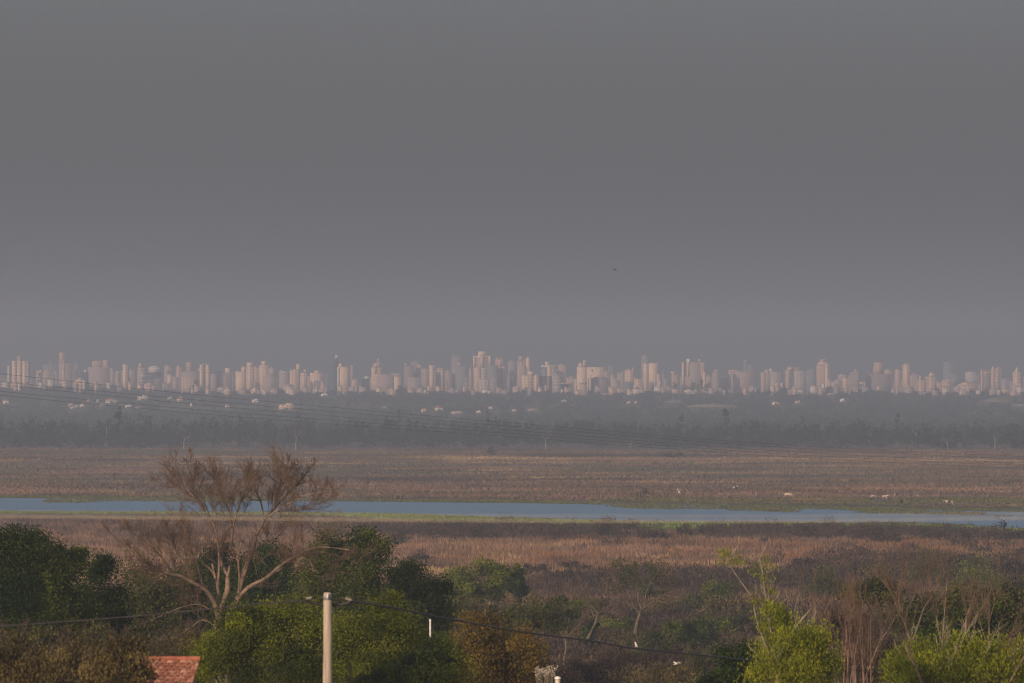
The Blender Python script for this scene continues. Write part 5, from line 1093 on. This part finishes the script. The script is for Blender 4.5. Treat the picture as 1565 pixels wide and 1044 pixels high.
# the far power line
wirem = noisy('dull_aluminium_wire', (.09, .085, .08), (.14, .13, .125), 2., .6, .3)
for lab, yl, ym, yr in [
   ("highest dark wire of the power line slanting down to the right over the slope", (551, 571, 613, 648), 680, 712),
   ("second highest dark wire of the power line, crossing just under the top one", (563, 583, 620, 653), 684, 716),
   ("third dark wire from the top of the power line over the slope", (568, 588, 627, 659), 690, 722),
   ("fourth dark wire from the top of the power line, above the lowest pair", (578, 598, 634, 664), 694, 726),
   ("lowest dark wire of the power line, passing through the tops of the far wood", (584, 604, 640, 669), 698, 730)]:
    a, b, c, e = yl
    cable('power_line', lab, [(-250, a - 8, 380), (0, b, 400), (200, (b + c) / 2 + .8, 430), (400, c, 460), (800, e, 520), (1200, ym, 580), (1565, ym + (yr - ym) * .55, 635), (2000, yr, 700)], .0070, wirem, 'power line', 6)

# ------------------------------------------------------------------ tiled roof at the bottom edge
d = 243.0; b0 = gbase(262, d); rng = np.random.default_rng(88)
root = thing('house', "small house whose red tiled roof shows between the dry brush and the green bush", 'house', b0)
A = W(196, 1008.5, d); Bq = W(306, 1008.5, d); e = (Bq - A) / np.linalg.norm(Bq - A); dn_ = np.array([-.10, -.90, -.42]); dn_ /= np.linalg.norm(dn_); nn = np.cross(e, dn_); nn *= np.sign(nn[2]); nn /= np.linalg.norm(nn)
Lw = np.linalg.norm(Bq - A); tw, tl = .215, .235; g = Geo()
for r_ in range(11):
    for k in range(int(Lw / tw)):
        s0 = max(0.0, (k - .5 * (r_ % 2)) * tw); s1 = (k + 1 - .5 * (r_ % 2)) * tw; sc = (s1 - s0) / tw
        o0 = Bq - e * s1 + dn_ * (r_ * tl) + nn * (.012 + rng.normal() * .004); jt = rng.normal() * .010; ang = 0.0
        P = []
        for (u, lift) in ((.005, 0.), (.04, .014), (.10, .018), (.165, .014), (tw - .009, 0.)):
            P.append((o0 + e * u * sc + nn * lift, o0 + e * (u * sc + ang) + dn_ * (tl + .05 + jt) + nn * (lift * 1.1 + .022)))
        v = [p for q in P for p in q]; n0 = len(v); v += [p - nn * .014 for p in v]
        f = [(2 * i, 2 * i + 1, 2 * i + 3, 2 * i + 2) for i in range(4)] + [(n0 + 2 * i, n0 + 2 * i + 2, n0 + 2 * i + 3, n0 + 2 * i + 1) for i in range(4)] + [(2 * i + 1, n0 + 2 * i + 1, n0 + 2 * i + 3, 2 * i + 3) for i in range(4)]
        g.add(v, f, np.clip(.5 + .3 * rng.normal(), 0, 1))
tm, N, L, Bs = new_mat('weathered_clay_tiles'); at = N.new('ShaderNodeAttribute'); at.attribute_name = 'tint'
rp = N.new('ShaderNodeValToRGB'); rp.color_ramp.elements[0].color = (.16, .055, .032, 1); rp.color_ramp.elements[1].color = (.42, .20, .125, 1); q = rp.color_ramp.elements.new(.6); q.color = (.25, .086, .046, 1)
tc = N.new('ShaderNodeTexCoord'); nz = N.new('ShaderNodeTexNoise'); nz.inputs['Scale'].default_value = 7; nz.inputs['Detail'].default_value = 6; L.new(tc.outputs['Object'], nz.inputs['Vector'])
lr_ = N.new('ShaderNodeValToRGB'); lr_.color_ramp.elements[0].position = .56; lr_.color_ramp.elements[1].position = .72; lr_.color_ramp.elements[0].color = (0, 0, 0, 1); lr_.color_ramp.elements[1].color = (.75, .75, .75, 1); L.new(nz.outputs['Fac'], lr_.inputs['Fac'])
mx = N.new('ShaderNodeMix'); mx.data_type = 'RGBA'; L.new(lr_.outputs[0], mx.inputs[0]); L.new(at.outputs['Fac'], rp.inputs['Fac']); L.new(rp.outputs[0], mx.inputs[6]); mx.inputs[7].default_value = (.50, .36, .25, 1)      # pale mortar tone in noise patches
L.new(mx.outputs[2], Bs.inputs['Base Color']); Bs.inputs['Roughness'].default_value = .9
rf = link('roof', g.mesh('roof', tm, b0), root)
g = Geo().tube([A + nn * .05, (A + Bq) / 2 + nn * .06, Bq + nn * .05], .075, 8); link('ridge_cap', g.mesh('ridge_cap', noisy('ridge_clay', (.26, .085, .05), (.40, .15, .085), 4.0), b0, True), rf)
low = dn_ * 11 * tl; zb_ = b0[2] - .4
g = Geo(); c4 = [A + e * .15 - nn * .05, Bq - e * .15 - nn * .05, Bq - e * .15 + low * .92 - nn * .05, A + e * .15 + low * .92 - nn * .05]
g.add([p for p in c4] + [np.array([p[0], p[1], zb_]) for p in c4], [(0, 1, 2, 3), (0, 4, 5, 1), (1, 5, 6, 2), (2, 6, 7, 3), (3, 7, 4, 0), (7, 6, 5, 4)])
link('wall', g.mesh('wall', noisy('rough_brick_wall', (.24, .11, .075), (.36, .18, .12), 3.0), b0), root)

# ------------------------------------------------------------------ cattle and birds
def skin_mesh(name, verts, edges, radii, mat, sub=1):
    me = bpy.data.meshes.new(name); me.from_pydata([Vector(v) for v in verts], edges, [])
    o = bpy.data.objects.new(name, me); COL.objects.link(o)
    sk = o.modifiers.new('skin', 'SKIN'); ss = o.modifiers.new('smooth', 'SUBSURF'); ss.levels = sub; ss.render_levels = sub
    for i, r in enumerate(radii):
        sv = me.skin_vertices[0].data[i]; sv.radius = r if isinstance(r, tuple) else (r, r); sv.use_root = (i == 0)
    dg = bpy.context.evaluated_depsgraph_get(); dg.update(); out = bpy.data.meshes.new_from_object(o.evaluated_get(dg))
    bpy.data.objects.remove(o); out.name = name; out.materials.clear(); out.materials.append(mat)
    for p in out.polygons: p.use_smooth = True
    return out
def cow_mesh(name, mat, graze):
    if graze: hd = [(-.98, 0, .98), (-1.25, 0, .60), (-1.42, 0, .28), (-1.56, 0, .10)]
    else: hd = [(-.98, 0, 1.28), (-1.22, 0, 1.42), (-1.48, 0, 1.36), (-1.70, 0, 1.20)]
    V = [(.05, 0, 1.02), (.45, 0, 1.06), (.82, 0, 1.10), (-.35, 0, 1.0), (-.70, 0, 1.08)] + hd
    E = [(0, 1), (1, 2), (0, 3), (3, 4), (4, 5), (5, 6), (6, 7), (7, 8)]
    Rr = [(.36, .40), (.34, .37), (.25, .27), (.36, .39), (.27, .33), (.17, .20), (.13, .15), (.12, .13), (.075, .085)]
    for x, y in ((-.62, .17), (-.62, -.17)):
        i = len(V); V += [(x, y, .72), (x - .03, y * 1.1, .42), (x + .01, y * 1.1, .20), (x - .03, y * 1.1, .03)]; E += [(4, i), (i, i + 1), (i + 1, i + 2), (i + 2, i + 3)]; Rr += [.13, .075, .055, .065]
    for x, y in ((.70, .17), (.74, -.17)):
        i = len(V); V += [(x - .02, y, .78), (x + .12, y * 1.1, .48), (x + .06, y * 1.1, .22), (x + .02, y * 1.1, .03)]; E += [(2, i), (i, i + 1), (i + 1, i + 2), (i + 2, i + 3)]; Rr += [.17, .08, .055, .065]
    i = len(V); V += [(1.02, 0, 1.12), (1.08, 0, .75), (1.06, 0, .45)]; E += [(2, i), (i, i + 1), (i + 1, i + 2)]; Rr += [.05, .03, .045]
    h = 6
    for sy in (-1, 1):
        i = len(V); a = hd[1]; V += [(a[0] + .02, sy * .22, a[2] + .05), (a[0] - .02, sy * .30, a[2] + .16)]; E += [(h, i), (i, i + 1)]; Rr += [.05, .02]
    return skin_mesh(name, V, E, Rr, mat)
def hide(name, c1, c2, scale=1.3, sharp=.05):
    m = noisy(name, c1, c2, scale, .85, .15, 1)
    e = [n for n in m.node_tree.nodes if n.type == 'VALTORGB'][0].color_ramp.elements; e[0].position = .5 - sharp; e[1].position = .5 + sharp
    return m
HIDE = {'white': hide('white_hide', (.60, .52, .44), (.72, .64, .55), 1, .3), 'cream': hide('cream_hide', (.52, .39, .25), (.66, .52, .36), 1, .3), 'pink': hide('pinkish_hide', (.44, .28, .22), (.58, .42, .34), 1.2, .2), 'patch': hide('dark_patched_hide', (.045, .03, .028), (.55, .48, .42), .9, .04), 'black': hide('black_hide', (.018, .016, .015), (.03, .026, .024), 1, .3), 'tri': hide('pink_and_dark_hide', (.10, .06, .05), (.52, .37, .30), 1.1, .05)}
def cow(label, px, py, yaw, mat, graze, size=1.0):
    d = d_of(py); x = X(px, d); o = link('cow', cow_mesh('cow', HIDE[mat], graze)); o.location = (x, d, float(gz(x, d)) - .02); o.rotation_euler = (0, 0, math.radians(yaw)); o.scale = (size,) * 3
    tag(o, label, 'cow', 'cattle grazing on the far bank')
cow("white cow seen nearly end-on, standing right of the stump-like bush", 1039.5, 757.5, 62, 'white', False, 1.15)
cow("dark cow with pale patches on its head and flank, farthest from the river", 1123, 752.5, 118, 'patch', False, 1.15)
cow("small white calf seen from behind between the dark patched cow and the cream cow", 1155.5, 760, 80, 'white', True, .8)
cow("cream cow grazing with its head to the right", 1204, 762.5, 172, 'cream', True, 1.0)
cow("reddish-pink cow lying low in the grass, left one of two near each other", 1335, 763.5, 12, 'pink', True, .75)
cow("pinkish-white cow with its head raised, right one of two near each other", 1352.5, 764.5, 150, 'pink', False, .85)
cow("black cow facing straight on, nearest the water", 1377.5, 773, 96, 'black', False, 1.0)
cow("pinkish cow with a dark back and pale rump walking left near the right edge", 1451, 774, 4, 'tri', False, 1.05)

def bird(name, label, px, py, d, span, mat, pose, yaw=0., group=None):
    """one body mesh with head, beak, tail and wings"""
    s = span
    if pose == 'perch':
        V = [(0, 0, .10), (-.02, 0, .22), (-.07, 0, .33), (-.16, 0, .34), (.09, 0, .02), (.16, 0, -.10), (-.01, .03, -.02), (-.01, .03, -.08), (-.01, -.03, -.02), (-.01, -.03, -.08)]
        E = [(0, 1), (1, 2), (2, 3), (0, 4), (4, 5), (0, 6), (6, 7), (0, 8), (8, 9)]; Rr = [(.10, .11), .085, .062, .012, .065, .03, .02, .014, .02, .014]
    else:
        V = [(0, 0, 0), (-.14, 0, .02), (-.24, 0, .05), (-.34, 0, .04), (.16, 0, -.02), (.30, 0, -.05)]
        E = [(0, 1), (1, 2), (2, 3), (0, 4), (4, 5)]; Rr = [(.075, .08), .055, .042, .01, .045, (.05, .012)]
        for sy in (-1, 1):
            i = len(V); V += [(-.03, sy * .14, .10), (.00, sy * .32, .16), (.09, sy * .50, .04)]; E += [(0, i), (i, i + 1), (i + 1, i + 2)]; Rr += [(.08, .025), (.075, .018), (.03, .01)]
    o = link(name, skin_mesh(name, [tuple(np.array(v) * s) for v in V], E, [tuple(np.array(r) * s) if isinstance(r, tuple) else r * s for r in Rr], mat))
    o.location = tuple(W(px, py, d)); o.rotation_euler = (0, math.radians(-18 if pose == 'fly' else 0), math.radians(yaw)); return tag(o, label, 'bird', group)
wf_ = noisy('white_feathers', (.70, .62, .52), (.80, .73, .64), 6.); df_ = noisy('dark_feathers', (.03, .028, .028), (.05, .045, .045), 6.)
bird('bird', "white bird perched on the black cable right of the pole", 972, 987.6, 291.5, .46, wf_, 'perch', 25)
bird('bird', "white bird flying low with lowered wings under the black cable", 1034.5, 1014.5, 300, .52, wf_, 'fly', 35)
bird('bird', "tiny dark bird flying alone in the grey sky above the skyline", 940, 412.5, 420, .34, df_, 'fly', 60)
bird('egret', "white speck of an egret standing between the pinkish-white cow and the black cow", 1367.3, 757, d_of(760), 1.3, wf_, 'perch', 10)
bird('egret', "white speck of an egret standing right of the black cow on the far bank", 1402, 758, d_of(761), 1.3, wf_, 'perch', 40)
print('objects', len(bpy.data.objects), 'verts', sum(len(m.vertices) for m in bpy.data.meshes))
